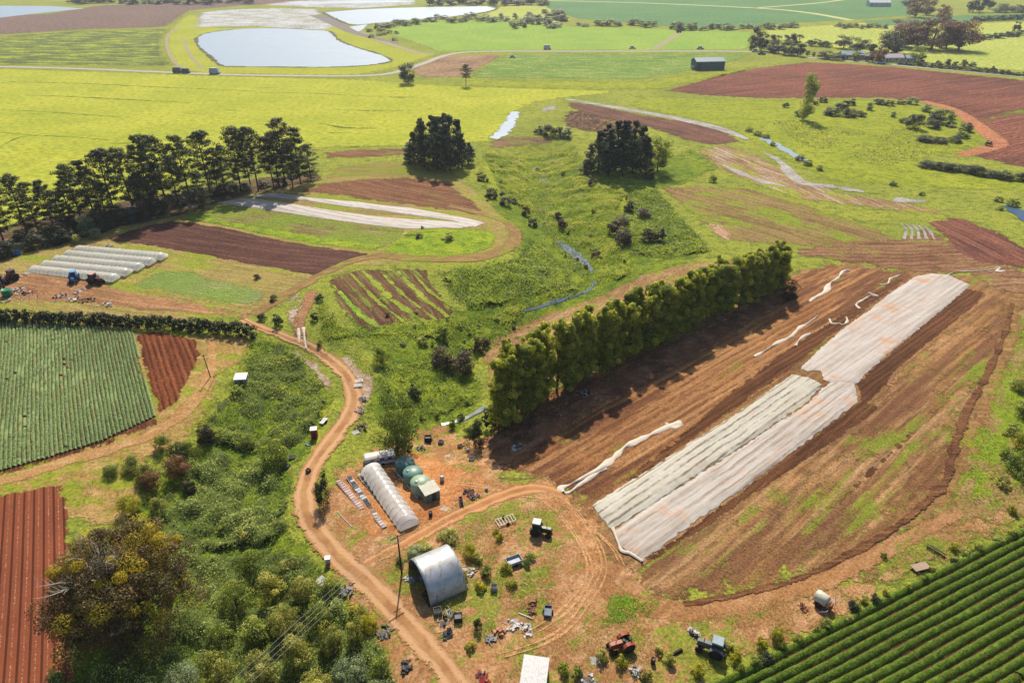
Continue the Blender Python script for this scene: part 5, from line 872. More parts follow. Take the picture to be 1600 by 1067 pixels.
def tunnel(name, p, q, w, h, lab, group=None, cat='greenhouse', endw=True, rows=True):
    p, q = Vector(p), Vector(q); L = (q - p).length; e = emp(name, (p + q) / 2 - Vector((0, 0, .05)), math.atan2(q.y - p.y, q.x - p.x), lab, cat, group); n = 14; V = []; F = []; m = max(8, int(L / .75))
    for i in range(m + 1):
        x = -L / 2 + L * i / m; s = 1 - .10 * (1 - abs(math.sin(i * math.pi / 2))) + random.uniform(-.012, .012); f = min(1, .80 + .25 * min(i, m - i)) if endw else 1
        for k in range(n + 1): a = math.pi * k / n; V.append((x, math.cos(a) * w / 2 * s * (.97 + .03 * f), max(0, math.sin(a)) ** .85 * h * s * f))
    for i in range(m):
        for k in range(n): j = i * (n + 1) + k; F.append([j, j + n + 1, j + n + 2, j + 1])
    F.append([k for k in range(n + 1)]); F.append([m * (n + 1) + k for k in range(n + 1)][::-1]); mk('plastic_cover', V, F, m_poly, e, True); b = MB()
    for i in range(0, m + 1, 2):
        x = -L / 2 + L * i / m; b.tube([(x, math.cos(math.pi * k / 10) * w / 2 * .96, max(.02, math.sin(math.pi * k / 10) ** .85 * h * .88)) for k in range(11)], .035, 4)
    b.o('hoop_frame', P_((150, 150, 150), .5, .6), e)
    b = MB(); [b.tube([(-L / 2, s * w / 2, .08), (L / 2, s * w / 2, .08)], .09, 5) for s in (-1, 1)]; b.o('base_rail', P_((120, 92, 70), .9), e)
    if rows:
        c2 = [((random.uniform(-L / 2 + .6, L / 2 - .6), s * w * .24, .3), (.4, .4, .35)) for s in (-1, 1) for _ in range(int(L * 1.2))]; V, F, Rn = cloud(c2, 16, .13); mk('plant_row', V, F, GS['green'], e, False, {'rnd': Rn})
    return e
a, b_, c_ = G(563, 744), G(623, 832), None; dv = (b_ - a).normalized(); nn = Vector((-dv.y, dv.x, 0)); nn = nn if nn.x > 0 else -nn
tunnel('plastic_tunnel', a + nn * 2.15, b_ + nn * 2.15, 4.3, 2.6, 'long clear plastic tunnel beside the green water tanks')
q = [Vector(G(*t)) for t in ((40, 426), (172, 444), (266, 402), (128, 386))]
cl = ['nearest low white plastic tunnel in the block of five beside the tractors', 'second nearest low plastic tunnel in the block of five', 'middle low plastic tunnel in the block of five', 'fourth low plastic tunnel in the block, one from the dark soil', 'farthest low plastic tunnel beside the dark ploughed bed']
for i in range(5):
    t = (i + .5) / 5; A = q[0].lerp(q[3], t); B = q[1].lerp(q[2], t); w = (q[3] - q[0]).length / 5 * .97; tunnel('plastic_tunnel', A, B, min(w, 7.5), 2.0, cl[i], 'block of five plastic tunnels')
# ---- water tanks
def tank(u, v, d, h, rgb, lab, group=None, k=1.0):
    e = emp('water_tank', G(u, v), random.uniform(0, 6), lab, 'water tank', group); r = d / 2; pr = [(r * .99, 0)]
    for i in range(8): z = h * .8 * (i + 1) / 8; pr += [(r, z - .12), (r * .975, z - .05), (r, z)]
    pr += [(r * .97, h * .86), (r * .8, h * .95), (r * .45, h * 1.04), (r * .12, h * 1.07)]
    MB().lathe(pr, n=30).o('tank_body', P_(rgb, .45, 0, .3, k, (88, 84, 70)), e, True)
    MB().lathe([(.34, 0), (.36, .1), (.3, .18), (.1, .2)], (r * .45, 0, h * 1.0), 14).o('lid', P_(rgb, .4, 0, .1, 1.2 * k), e, True)
    b = MB(); b.tube([(r * .9, r * .45, .1), (r * .9, r * .45, h * .8), (r * .7, r * .35, h * .95)], .05, 6); b.o('pipe', P_((200, 200, 195), .5), e); return e
tank(634, 737, 3.9, 3.0, (92, 132, 122), 'farthest of the three green water tanks, dappled by tree shade', 'three green water tanks'); tank(646, 752, 3.9, 2.9, (112, 150, 136), 'middle one of the three green water tanks', 'three green water tanks'); tank(658, 767, 3.9, 2.9, (158, 182, 152), 'paler green water tank next to the pump hut', 'three green water tanks')
tank(628, 694, 2.0, 1.8, (84, 108, 116), 'small grey-blue tank in the shade of the round tree'); tank(208, 341, 5.2, 4.2, (88, 128, 130), 'bigger bluish tank under the windbreak pines', 'tanks under the windbreak'); tank(196, 342, 3.6, 3.0, (92, 130, 140), 'smaller bluish tank left of the bigger one under the pines', 'tanks under the windbreak')
# ---- sheds and boxes
def hut(u, v, rz, w, d, h, wall, roof, lab, name='hut', cat='hut', slope=.3, door=True, k=1.0, over=.15):
    e = emp(name, G(u, v), rz, lab, cat); b = MB(); hb = h - slope
    V = [(-w / 2, -d / 2, -.1), (w / 2, -d / 2, -.1), (w / 2, d / 2, -.1), (-w / 2, d / 2, -.1), (-w / 2, -d / 2, hb), (w / 2, -d / 2, hb), (w / 2, d / 2, h), (-w / 2, d / 2, h)]
    b.add(V, [[0, 1, 5, 4], [1, 2, 6, 5], [2, 3, 7, 6], [3, 0, 4, 7], [4, 5, 6, 7], [3, 2, 1, 0]]); n = int(w / .35)
    for i in range(1, n): b.box((-w / 2 + w * i / n, -d / 2 - .012, hb / 2), (.05, .03, hb))
    b.o('wall', P_(wall, .6, 0, .3, k), e); th = math.atan2(slope, d); r = MB(); r.box((0, 0, h - slope / 2 + .07), (w + 2 * over, math.hypot(d, slope) + 2 * over, .07), rx=th); n = int(w / .3)
    for i in range(n + 1): r.box((-w / 2 - over + (w + 2 * over) * i / n, 0, h - slope / 2 + .12), (.05, math.hypot(d, slope) + 2 * over, .04), rx=th)
    r.o('roof', P_(roof, .5, .2, .3, k), e)
    if door: MB().box((w * .08, -d / 2 - .03, hb * .42), (w * .28, .05, hb * .84)).o('door', P_((60, 66, 66), .6), e)
    return e
hut(672, 777, yaw((664, 772), (688, 762), 2.3), 2.9, 2.7, 2.5, (130, 140, 126), (138, 138, 128), 'grey-green pump hut with pale lean-to roof beside the tanks')
hut(379, 601, .1, 2.6, 2.2, 2.5, (150, 165, 185), (238, 238, 240), 'small pale hut alone in the bright gully grass', k=.9)
hut(506, 916, yaw((497, 905), (513, 918)), 2.2, 1.3, 1.1, (150, 152, 150), (176, 176, 172), 'grey utility cabinet at the thicket edge beside the main track', 'cabinet', 'cabinet', .12, False, over=.06)
hut(513, 879, .2, .8, .8, 1.2, (205, 200, 190), (225, 222, 214), 'white box standing in the grass left of the main track', 'box', 'box', .06, False, over=.04)
hut(418, 763, .2, .7, .7, .9, (215, 215, 210), (230, 230, 228), 'small white box in the gully weeds', 'box', 'box', .05, False, over=.04)
hut(835, 1066, yaw((821, 1062), (855, 1067), 2.4), 3.5, 4.5, 2.6, (196, 200, 204), (168, 170, 174), 'bright white shed cut by the bottom edge of the photo', 'shed', 'shed', .1, False, over=.05)
e = hut(492, 683, .15, 1.3, 1.2, 2.3, (170, 44, 40), (225, 215, 205), 'red booth with white top beside the main track', 'booth', 'booth', .08, True, over=.05)
# caravan-like body
def body():
    e = emp('caravan', G(594, 722), yaw((570, 726), (617, 717)), 'old caravan body with pale dappled roof and blue stripe under the round tree', 'caravan'); L = 6.2; w = 2.4; h = 2.3; V = []; F = []
    prof = [(-w / 2, .35), (-w / 2, 1.7), (-w / 2 * .9, 2.1), (-w / 4, h), (w / 4, h), (w / 2 * .9, 2.1), (w / 2, 1.7), (w / 2, .35)]; xs = [(-L / 2, .0), (-L / 2 + .25, .12), (L / 2 - .25, .12), (L / 2, 0)]
    for x, g_ in xs:
        for y, z in prof: V.append((x, y, z if g_ else z * .93 + .03))
    for i in range(3):
        for k in range(8): F.append([i * 8 + k, (i + 1) * 8 + k, (i + 1) * 8 + (k + 1) % 8, i * 8 + (k + 1) % 8])
    F += [list(range(8)), [24 + k for k in range(8)][::-1]]; mk('body', V, F, P_((214, 204, 196), .5, 0, .5), e)
    for z, c in ((1.25, (92, 140, 180)), (.75, (225, 228, 230))): MB().box((0, -w / 2 - .01, z), (L * .98, .03, .35)).o('stripe', P_(c, .4), e)
    for x in (-1.6, .4, 1.9): MB().box((x, -w / 2 - .02, 1.62), (.8, .03, .35)).o('window', P_((40, 48, 56), .15), e)
    for x in (-.5, .5):
        for y in (-1, 1): MB().lathe([(.28, -.1), (.32, -.06), (.32, .06), (.28, .1)], (x, y * w / 2 * .95, .32), 14, 'Y').o('wheel', P_((35, 33, 32), .9), e)
body()
# ---- arched shed
def arch():
    wd = Vector((-.5, .866, 0)); ad = Vector((.866, .5, 0)); rb = G(673, 949); Wd, Hh, L = 9.0, 4.8, 6.4; c = rb + wd * Wd / 2 + ad * L / 2; e = emp('arched_shed', c, math.atan2(ad.y, ad.x), 'arched metal barn shed with open dark front beside the power pole', 'shed'); n = 30; m = 12
    def shell(r0, z0, x0, x1, corr):
        V = []; F = []
        for i in range(m + 1):
            for k in range(n + 1): a = math.pi * k / n; V.append((x0 + (x1 - x0) * i / m, math.cos(a) * (Wd / 2 + r0), math.sin(a) * (Hh + z0)))
        for i in range(m):
            for k in range(n): j = i * (n + 1) + k; F.append([j, j + 1, j + n + 2, j + n + 1])
        return V, F
    m_ = Mt('corrugated'); v = m_.t.nodes.new('ShaderNodeTexCoord').outputs['Object']; s = m_.ma('SINE', m_.ma('MULTIPLY', m_.x(v, 0), 2 * math.pi / .14)); seam = m_.mr(m_.ma('ABSOLUTE', m_.ma('SINE', m_.ma('MULTIPLY', m_.x(v, 2), 2.0))), 0, .03, 1, 0)
    c1 = m_.mix(m_.mr(m_.noise(.7, 5, .7), .4, .68), C(208, 212, 216), C(184, 182, 178)); c1 = m_.mix(m_.ma('MULTIPLY', seam, .35), c1, C(80, 78, 78)); c1 = m_.mix(m_.ma('MULTIPLY', m_.mr(m_.noise(1.0, 5, .7, m_.map(0, (2.5, .25, .25))), .56, .66), .5), c1, C(120, 100, 86)); mm = m_.fin(c1, .5, s, .02, .35, metal=.55, spec=.4)
    V, F = shell(0, 0, -L / 2, L / 2, 1); o = mk('curved_roof', V, F, mm, e, True); sd = o.modifiers.new('s', 'SOLIDIFY'); sd.thickness = .08
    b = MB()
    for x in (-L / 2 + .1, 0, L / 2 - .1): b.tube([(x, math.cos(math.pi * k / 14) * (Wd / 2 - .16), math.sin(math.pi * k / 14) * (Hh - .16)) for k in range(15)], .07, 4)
    b.o('rib', P_((54, 50, 48), .7), e); sd.material_offset = 0; MB().box((0, 0, -.02), (L + .6, Wd - .4, .3)).o('floor', P_((66, 52, 44), .95), e); V = [(L / 2 - .03, math.cos(math.pi * k / n) * (Wd / 2 - .05), math.sin(math.pi * k / n) * (Hh - .05)) for k in range(n + 1)]; mk('back_wall', V, [list(range(n + 1))], P_((44, 46, 50), .8), e)  # ribs, floor and back wall coloured dark to paint in the interior shade
    return e, c, ad, wd
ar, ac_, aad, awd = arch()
MBF = lambda: MB()
def drum(loc, rgb, lab, r=.3, h=.9, lay=False, group=None, name='drum'):
    b = MB(); b.lathe([(r * .95, 0), (r, .03), (r, h * .33), (r * 1.05, h * .35), (r, h * .37), (r, h * .66), (r * 1.05, h * .68), (r, h * .7), (r, h - .03), (r * .93, h), (r * .9, h - .04)], (0, 0, 0) if not lay else (0, 0, r), 16, 'Z' if not lay else 'X'); o = b.o(name, P_(rgb, .4), None, True); o.location = loc; o.rotation_euler = (0, 0, random.uniform(0, 3)); return tag(o, lab, 'drum', group)
def crate(loc, rz, w, d, h, rgb, lab, name='crate', cat='crate', group=None, fill=None, dirt=.35):
    e = emp(name, loc, rz, lab, cat, group); b = MB(); t = .05
    for s in (-1, 1):
        for i in range(3): b.box((0, s * (d / 2 - t / 2), h * (.2 + .3 * i)), (w, t, h * .22)); b.box((s * (w / 2 - t / 2), 0, h * (.2 + .3 * i)), (t, d - 2 * t - .01, h * .22))
        for s2 in (-1, 1): b.box((s * (w / 2 - .11), s2 * (d / 2 - .11), h / 2), (.09, .09, h))
    b.box((0, 0, .06), (w - .12, d - .12, .06)); b.o('slatted_side', P_(rgb, .8, 0, dirt), e)
    if fill: MB().box((0, 0, h * .42), (w - .24, d - .24, h * .6)).o('contents', P_(fill, .9), e)
    return e
def pallet(loc, rz, w, d, rgb, lab, n=1, group=None):
    b = MB()
    for k in range(n):
        z = .14 * k; rr2 = random.uniform(-.08, .08)
        for i in range(6): b.box((-w / 2 + w * (i + .5) / 6, 0, z + .12), (w / 6 * .7, d, .025), rz=rr2)
        for j in (-1, 0, 1): b.box((0, j * d * .44, z + .055), (w, .09, .09), rz=rr2)
    o = b.o('pallet', P_(rgb, .9), None); o.location = loc; o.rotation_euler = (0, 0, rz); return tag(o, lab, 'pallet' if n == 1 else 'pallet stack', group)
def wheel(e, x, y, r, w, rim, tr=(38, 35, 33), name='wheel'):
    b = MB(); b.lathe([(r * .55, -w / 2), (r * .9, -w / 2), (r, -w * .38), (r, w * .38), (r * .9, w / 2), (r * .55, w / 2)], (x, y, r), 22, 'Y')
    for i in range(16): a = 2 * math.pi * i / 16; b.box((x + math.cos(a) * r, y, r + math.sin(a) * r), (.08, w * .95, .06), ry=-a)
    t = b.o(name, P_(tr, .95, 0, .5), e, False); MB().lathe([(r * .56, -w * .3), (r * .5, -w * .15), (r * .15, -w * .2), (r * .15, w * .2), (r * .5, w * .15), (r * .56, w * .3)], (x, y, r), 16, 'Y').o('rim', P_(rim, .5), t, True)
def tractor(u, v, rz, rgb, lab, cab=True, roof=None, s=1.0, rim=(200, 190, 170), cabc=None, group=None, wide=1.0):
    e = emp('tractor', G(u, v), rz, lab, 'tractor', group, s); p = P_(rgb, .45, 0, .35); k = P_((44, 42, 42), .6)
    MB().box((.95, 0, 1.1), (1.7, .62, .62)).box((.95, 0, 1.45), (1.66, .5, .1)).box((1.83, 0, 1.08), (.08, .5, .52)).o('bonnet', p, e)
    MB().box((.8, 0, .68), (2.2, .42, .35)).box((1.55, 0, .5), (.3, 1.2, .16)).box((-.55, 0, .78), (.6, 1.2, .4)).o('chassis', k, e)
    MB().tube([(1.1, .2, 1.4), (1.1, .2, 2.2), (1.02, .2, 2.32)], .05, 8).o('exhaust', k, e)
    for y in (-1, 1):
        wheel(e, -.55, y * .82 * wide, .78, .46, rim, name='rear_wheel'); wheel(e, 1.5, y * .68 * wide, .42, .28, rim, name='front_wheel')
        b = MB()
        for i in range(6): a = math.pi * (.12 + .15 * i); b.box((-.55 + math.cos(a) * .9, y * .8 * wide, .78 + math.sin(a) * .9), (.46, .5, .05), ry=-(a + math.pi / 2))
        b.o('mudguard', p, e)
    MB().box((-.62, 0, 1.12), (.5, .52, .12)).box((-.86, 0, 1.4), (.12, .5, .5)).o('seat', k, e); MB().tube([(.12, 0, 1.3), (-.1, 0, 1.55)], .03, 6).lathe([(.2, 0), (.22, .03), (.2, .05)], (-.12, 0, 1.55), 14).o('steering_wheel', k, e)
    if cab:
        c_ = P_(cabc or rgb, .45); b = MB()
        for x in (-1.05, .12):
            for y in (-1, 1): b.box((x, y * .58, 1.75), (.08, .08, 1.3))
        b.box((-.47, 0, 1.15), (1.2, 1.24, .1)); b.o('cab_frame', c_, e); MB().box((-.47, 0, 2.44), (1.4, 1.4, .14), tap=.9).o('cab_roof', P_(roof or cabc or rgb, .45), e)
        gl = P_((62, 74, 84), .12, 0, .1); b = MB()
        for y in (-1, 1): b.box((-.47, y * .585, 1.8), (1.08, .02, 1.12))
        b.box((.125, 0, 1.8), (.02, 1.06, 1.12)).box((-1.055, 0, 1.8), (.02, 1.06, 1.12)); b.o('window', gl, e)
    else:
        b = MB(); [b.tube([(-.95, y * .5, .95), (-.95, y * .5, 2.2)], .04, 6) for y in (-1, 1)]; b.tube([(-.95, -.5, 2.2), (-.95, .5, 2.2)], .04, 6); b.o('roll_bar', k, e)
    MB().box((-1.35, 0, .55), (.5, .7, .08)).tube([(-1.1, -.35, .6), (-1.7, -.4, .45)], .04).tube([(-1.1, .35, .6), (-1.7, .4, .45)], .04).o('hitch', k, e); return e
tractor(843, 833, yaw((835, 830), (856, 834)), (60, 78, 44), 'dark green tractor with grey cab roof parked in the middle of the yard', True, (150, 155, 150), 1.12)
tractor(972, 1012, yaw((984, 1005), (955, 1014)), (168, 76, 42), 'orange tractor without a cab parked in the bottom yard', False, None, 1.15)
tractor(1112, 1018, yaw((1124, 1014), (1102, 1006)), (112, 118, 118), 'grey tractor with a tall blue-grey cab at the bottom right of the yard', True, (150, 166, 176), 1.2, cabc=(76, 104, 126))
tractor(117, 440, R(-70), (60, 120, 190), 'blue tractor in front of the nearest low tunnel', True, (90, 170, 225), 1.3)
tractor(150, 443, R(-15), (110, 50, 46), 'dark red tractor with pink roof at the right end of the low tunnels', True, (215, 165, 155), 1.35)
tractor(18, 439, R(-110), (130, 62, 60), 'red-brown tractor left of the low tunnels', True, (90, 70, 72), 1.35); tractor(2, 447, R(-60), (70, 66, 64), 'grey tractor cut by the left edge of the photo', True, (90, 86, 84), 1.3)
tractor(1060, 51.5, 0, (120, 60, 50), 'tiny far tractor at the end of the track across the light green field', True, None, 1.6)
# ---- trailers, implements
def cart(u, v, rz, w, d, z, rgb, lab, name='trailer', side=0.0, wh=True, cat='trailer', frame=False):
    e = emp(name, G(u, v), rz, lab, cat); b = MB()
    if frame:
        for s in (-1, 1): b.box((0, s * d / 2, z), (w, .1, .1))
        for i in range(7): b.box((-w / 2 + w * i / 6, 0, z + .02), (.1, d - .1, .08))
    else: b.box((0, 0, z), (w, d, .08))
    b.o('deck', P_(rgb, .6), e)
    if side:
        b = MB(); [b.box((0, s * (d / 2 - .03), z + side / 2 + .05), (w, .05, side)) for s in (-1, 1)]; [b.box((s * (w / 2 - .03), 0, z + side / 2 + .05), (.05, d - .12, side)) for s in (-1, 1)]; b.o('side_panel', P_(rgb, .6), e)
    MB().tube([(w / 2, -.3, z - .05), (w / 2 + 1.0, 0, z - .15), (w / 2, .3, z - .05)], .04, 5).o('drawbar', P_((90, 86, 84), .7), e)
    if wh: [wheel(e, 0, y * (d / 2 + .12), .3, .2, (170, 160, 150)) for y in (-1, 1)]
    return e
cart(790, 815, yaw((777, 820), (805, 810)), 3.4, 1.7, .45, (214, 200, 190), 'whitish slatted trailer frame above the yard track', frame=True)
cart(803, 880, yaw((795, 884), (822, 874)), 2.6, 1.6, .55, (190, 200, 206), 'pale tray trailer with a canopy frame in the weeds', side=.45); cart(856, 958, yaw((856, 966), (858, 945)), 1.9, 1.2, .4, (88, 112, 130), 'small blue-grey cart on the red ground', side=.3)
cart(1437, 888, yaw((1425, 886), (1449, 880)), 3.0, 1.4, .5, (176, 150, 124), 'flat wooden trailer beside the edge of the dark green beds', wh=True); cart(506, 660, yaw((500, 664), (511, 652)), 2.2, 1.0, .5, (200, 200, 198), 'flat grey trailer behind the red booth')
def sprayer():
    e = emp('sprayer', G(1284, 946), yaw((1278, 938), (1292, 948)), 'round cream tank sprayer parked beside the edge of the dark green beds', 'sprayer')
    MB().lathe([(.3, -1.1), (.8, -1.0), (.95, -.8), (.95, .8), (.8, 1.0), (.3, 1.1)], (-.3, 0, 1.5), 22, 'X').o('tank', P_((215, 212, 190), .4), e, True); MB().box((0, 0, .55), (3.0, .9, .12)).box((1.2, 0, 1.1), (.5, .9, 1.0)).tube([(1.5, -.4, .6), (2.6, 0, .5), (1.5, .4, .6)], .05).o('chassis', P_((150, 96, 60), .7), e)
    b = MB()
    for s in (-1, 1): b.tube([(1.2, s * .4, .9), (1.5, s * 1.6, 1.3), (.6, s * 2.4, .9), (1.3, s * 1.0, .7)], .05, 5)
    b.o('spray_boom', P_((170, 176, 180), .5), e); [wheel(e, -.2, y * .85, .5, .3, (190, 150, 120)) for y in (-1, 1)]
    MB().lathe([(.25, 0), (.32, .1), (.3, .6), (.1, .7)], (1.0, -.5, 1.0), 12).o('hopper', P_((200, 140, 80), .6), e, True)
sprayer()
def implement(u, v, rz, lab, L=3.0, rgb=(70, 62, 60)):
    e = emp('harrow', G(u, v), rz, lab, 'farm implement'); MB().box((0, 0, .55), (L, .12, .12)).box((0, .6, .55), (L, .12, .12)).box((-.3, .3, .6), (.12, .7, .1)).box((.3, .3, .6), (.12, .7, .1)).tube([(-.4, 0, .6), (0, -.9, .8), (.4, 0, .6)], .05).o('frame', P_(rgb, .7), e)
    for i in range(8): MB().lathe([(.05, -.03), (.28, 0), (.05, .03)], (-L / 2 + .2 + (L - .4) * i / 7, .3, .28), 12, 'X').o('disc', P_((110, 92, 80), .6), e)
implement(1460, 864, yaw((1450, 855), (1472, 868)), 'dark disc implement above the flat wooden trailer', 3.2); implement(718, 786, yaw((716, 772), (720, 796)), 'narrow dark implement right of the pump hut', 2.8, (54, 50, 50))
# ---- scrap and stacks
def scrap(u, v, w, h, cols, lab, n=26, name='scrap_pile', cat='scrap pile', long=.5):
    r = random.Random(int(u * 7 + v)); e = emp(name, G(u, v), r.uniform(0, 3), lab, cat); names = ('sheet_scrap', 'pipe_scrap', 'broken_box')
    for j, nm in enumerate(names):
        b = MB()
        for i in range(n // 3):
            a = r.uniform(0, 6.28); q = w / 2 * math.sqrt(r.random()); x, y = math.cos(a) * q, math.sin(a) * q * .7; z = h * (1 - q / (w / 2) * .8) * r.random()
            if j == 0: b.box((x, y, z + .08), (r.uniform(.3, 1.1), r.uniform(.2, .8), .04), r.uniform(0, 3), r.uniform(-.5, .5), r.uniform(-.5, .5))
            elif j == 1: d = Vector((r.uniform(-1, 1), r.uniform(-1, 1), r.uniform(-.2, .4))).normalized() * r.uniform(.4, 1.1) * long * 2; b.tube([Vector((x, y, z + .15)), Vector((x, y, z + .15)) + d], .045, 5)
            else: MB().box((x, y, z * .7 + .15), (r.uniform(.2, .55), r.uniform(.2, .5), r.uniform(.15, .45)), r.uniform(0, 3), r.uniform(-.3, .3), 0, r.uniform(.6, 1)).o(nm, P_(cols[j % len(cols)], .7), e)
        if j < 2: b.o(nm, P_(cols[j % len(cols)], .7), e)
    return e
BK, WH, RU, GY_ = (52, 50, 50), (214, 208, 202), (150, 84, 54), (128, 128, 128)
for a in ((545, 922, 3.2, .9, (GY_, BK, (90, 86, 84)), 'dark stone and timber heap left of the main track near the arched shed'), (601, 987, 3.0, .9, (GY_, WH, BK), 'grey timber heap beside the main track below the power pole'), (733, 772, 2.6, 1.2, (BK, RU, BK), 'blackened machinery heap right of the pump hut'), (741, 778, 2.2, 1.0, (RU, WH, BK), 'rusty burnt heap right of the blackened one'),
          (697, 966, 3.6, 1.3, (GY_, WH, BK), 'clutter of bins and frames against the arched shed'), (699, 992, 1.8, 1.0, (BK, (80, 110, 110), BK), 'narrow dark scrap heap below the clutter by the arched shed'), (780, 990, 2.0, .9, ((206, 130, 84), BK, (190, 150, 120)), 'orange box scrap among white sheets'), (766, 1000, 1.6, .5, (GY_, WH, GY_), 'small grey scrap heap left of the orange box scrap'),
          (800, 978, 3.0, .3, (WH, WH, WH), 'loose white plastic sheets above the orange scrap'), (822, 984, 2.6, .5, (WH, (200, 160, 140), WH), 'white planks and pipes heap near the yard track'), (735, 895, 3.0, .3, (WH, (224, 190, 170), WH), 'flattened white rubbish heap behind the arched shed'), (657, 703, 3.0, .7, (BK, BK, GY_), 'black hose and tyre heap behind the tanks'),
          (622, 747, 2.8, .4, (WH, GY_, WH), 'white pipe fittings heap between tunnel and tanks'), (655, 775, 2.0, .6, (WH, GY_, WH), 'white fittings heap at the foot of the pump hut'), (640, 905, 2.4, .4, (WH, (224, 190, 170), GY_), 'pale rubble at the foot of the power pole'), (563, 668, 3.2, .8, (BK, GY_, RU), 'dark scrap heap on the right verge of the main track'),
          (560, 642, 3.0, .7, (GY_, RU, GY_), 'grey scrap heap below the white pallets on the verge'), (567, 625, 2.6, .8, (GY_, WH, BK), 'rusty fencing heap beside the bend of the main track'), (996, 1052, 2.4, 1.2, (WH, BK, (60, 74, 60)), 'wrecked quad and green sheet heap at the bottom of the yard'), (1084, 990, 1.7, 1.0, ((206, 196, 180), (206, 196, 180), BK), 'pale motor block left of the grey tractor'),
          (635, 1042, 2.2, .8, (BK, GY_, BK), 'tyre and scrap heap beside the main track at the bottom'), (755, 1062, 2.6, .8, ((170, 40, 36), GY_, BK), 'red and grey scrap heap at the bottom edge beside the main track'), (920, 1064, 2.8, .5, (GY_, GY_, WH), 'grey board heap at the bottom edge of the yard'), (833, 943, 1.2, .7, (RU, BK, RU), 'upper rusty motor beside the small cart'),
          (830, 955, 1.4, .6, (RU, BK, RU), 'lower rusty motor beside the small cart'), (1256, 952, 1.2, .6, (RU, BK, RU), 'small rusty part left of the cream tank sprayer'), (810, 672 + 28, 3.4, .5, (WH, WH, GY_), 'white sheet heap in the shade of the tree row near end'), (916, 645 - 28, 3.0, .9, ((140, 156, 176), WH, BK), 'bluish scrap heap in the shade below the tree row'),
          (757, 688, 1.8, .5, ((214, 90, 70), BK, RU), 'red plastic scrap at the near end of the tree row'), (137, 470, 4.5, 1.6, (BK, GY_, BK), 'dark scrap heap beside the left farm track'), (168, 477, 4.0, 1.0, (WH, GY_, WH), 'pale scrap heap right of the dark one by the left farm track'), (118, 468, 4.5, .9, (WH, WH, GY_), 'whitest scrap heap on the left farm verge'), (95, 463, 5, 1.2, (WH, GY_, BK), 'mixed grey scrap heap in the left farm weeds'), (124, 456, 4.0, .6, (WH, WH, WH), 'white sacks lying on the left farm track'),
          (44, 458, 3.6, 1.4, ((150, 60, 60), RU, BK), 'dark red scrap heap at the left farm verge'), (28, 453, 4.0, 1.0, (WH, WH, GY_), 'white scrap heap between the green and red ones'), (6, 470, 4.0, 1.0, (WH, GY_, WH), 'pale scrap heap at the left edge under the green bin'), (40, 430, 4.0, .5, (WH, WH, WH), 'white sheets behind the red-brown tractor'),
          (170, 310 + 75, 4, .3, (WH, WH, WH), 'white scraps at the far corner of the low tunnels'), (300, 322, 6, .7, (WH, (170, 190, 220), WH), 'white plastic rolls under the windbreak at the terrace corner'), (245, 341, 5, .6, (GY_, WH, GY_), 'grey scraps in the pine shade right of the bluish tanks')):
    scrap(*a[:4], a[4], a[5])
drum(G(12, 462), (30, 140, 90), 'green bin at the left farm verge', 1.3, 2.0); drum(G(27, 398), (50, 130, 200), 'bright blue drum in the windbreak shade', 1.1, 1.8); drum(G(691, 752), (215, 205, 190), 'white drum standing right of the pump hut', .42, 1.5); drum(G(673, 806), (46, 44, 44), 'black drum below the pump hut', .35, 1.0)
drum(G(1020, 1036), BK, 'black drum below the orange tractor', .35, 1.1); drum(G(832, 968), (196, 186, 176), 'pale pipe lying below the rusty motors', .16, 2.4, True, name='pipe'); drum(G(731, 706), (206, 196, 186), 'cream drum in the weeds near the tree row shadow', .38, 1.0); drum(G(760, 766), (200, 190, 180), 'cream drum at the edge of the red track', .3, .8)
for u, v, w, d, h, c_, f, lab in ((772, 921, 1.0, 1.0, 1.1, (170, 164, 158), BK, 'square grey crate bin alone in the weeds'), (669, 690, 1.5, 1.2, 1.6, BK, GY_, 'tall black crate behind the black hose heap'), (689, 694, 1.0, 1.0, 1.0, GY_, BK, 'grey crate right of the tall black crate'), (719, 700, 1.0, .9, .9, (110, 80, 64), BK, 'brown crate near the red plastic scrap'),
                                     (737, 719, 1.1, 1.1, .7, (150, 150, 152), BK, 'grey basket at the edge of the tree row shadow'), (457, 716, 1.4, 1.0, .6, GY_, BK, 'dark grey crate right of the main gully bush'), (448, 730, 1.2, 1.0, .8, GY_, (60, 60, 62), 'taller grey crate below the dark grey one'), (433, 734, 1.4, .9, .5, (140, 120, 110), None, 'brownish crate left of the grey crates'), (482, 695, 1.2, .7, .3, (170, 184, 196), None, 'pale blue tray below the red booth'),
                                     (716, 968, 1.3, 1.2, 1.1, BK, GY_, 'black slatted bin right of the clutter by the arched shed'), (684, 958, 1.2, 1.1, 1.0, GY_, BK, 'grey slatted bin touching the front of the arched shed'), (482, 742 - 4, .8, .8, .9, (90, 70, 60), BK, 'brown crate on the right verge of the main track'), (672, 668 + 20, .9, .9, .8, WH, None, 'white crate behind the tall black crate')):
    crate(G(u, v), random.uniform(-.4, .4), w, d, h, c_, lab, fill=f)
for u, v, c_, n, lab in ((559, 604, WH, 3, 'white pallet stack beside the bend of the main track'), (694, 796, (206, 200, 190), 1, 'pale pallet lying below the pump hut'), (930, 1032, (186, 190, 190), 1, 'grey pallet lying left of the orange tractor'), (556, 676, (206, 206, 206), 1, 'pale pallet on the dark verge heap'), (561, 596, (220, 214, 206), 2, 'smaller pallet stack above the white one'), (700, 714, WH, 1, 'white pallet on bare ground behind the tanks')):
    pallet(G(u, v), random.uniform(0, 1), 1.9 if n > 1 else 1.4, 1.3, c_, lab, n)
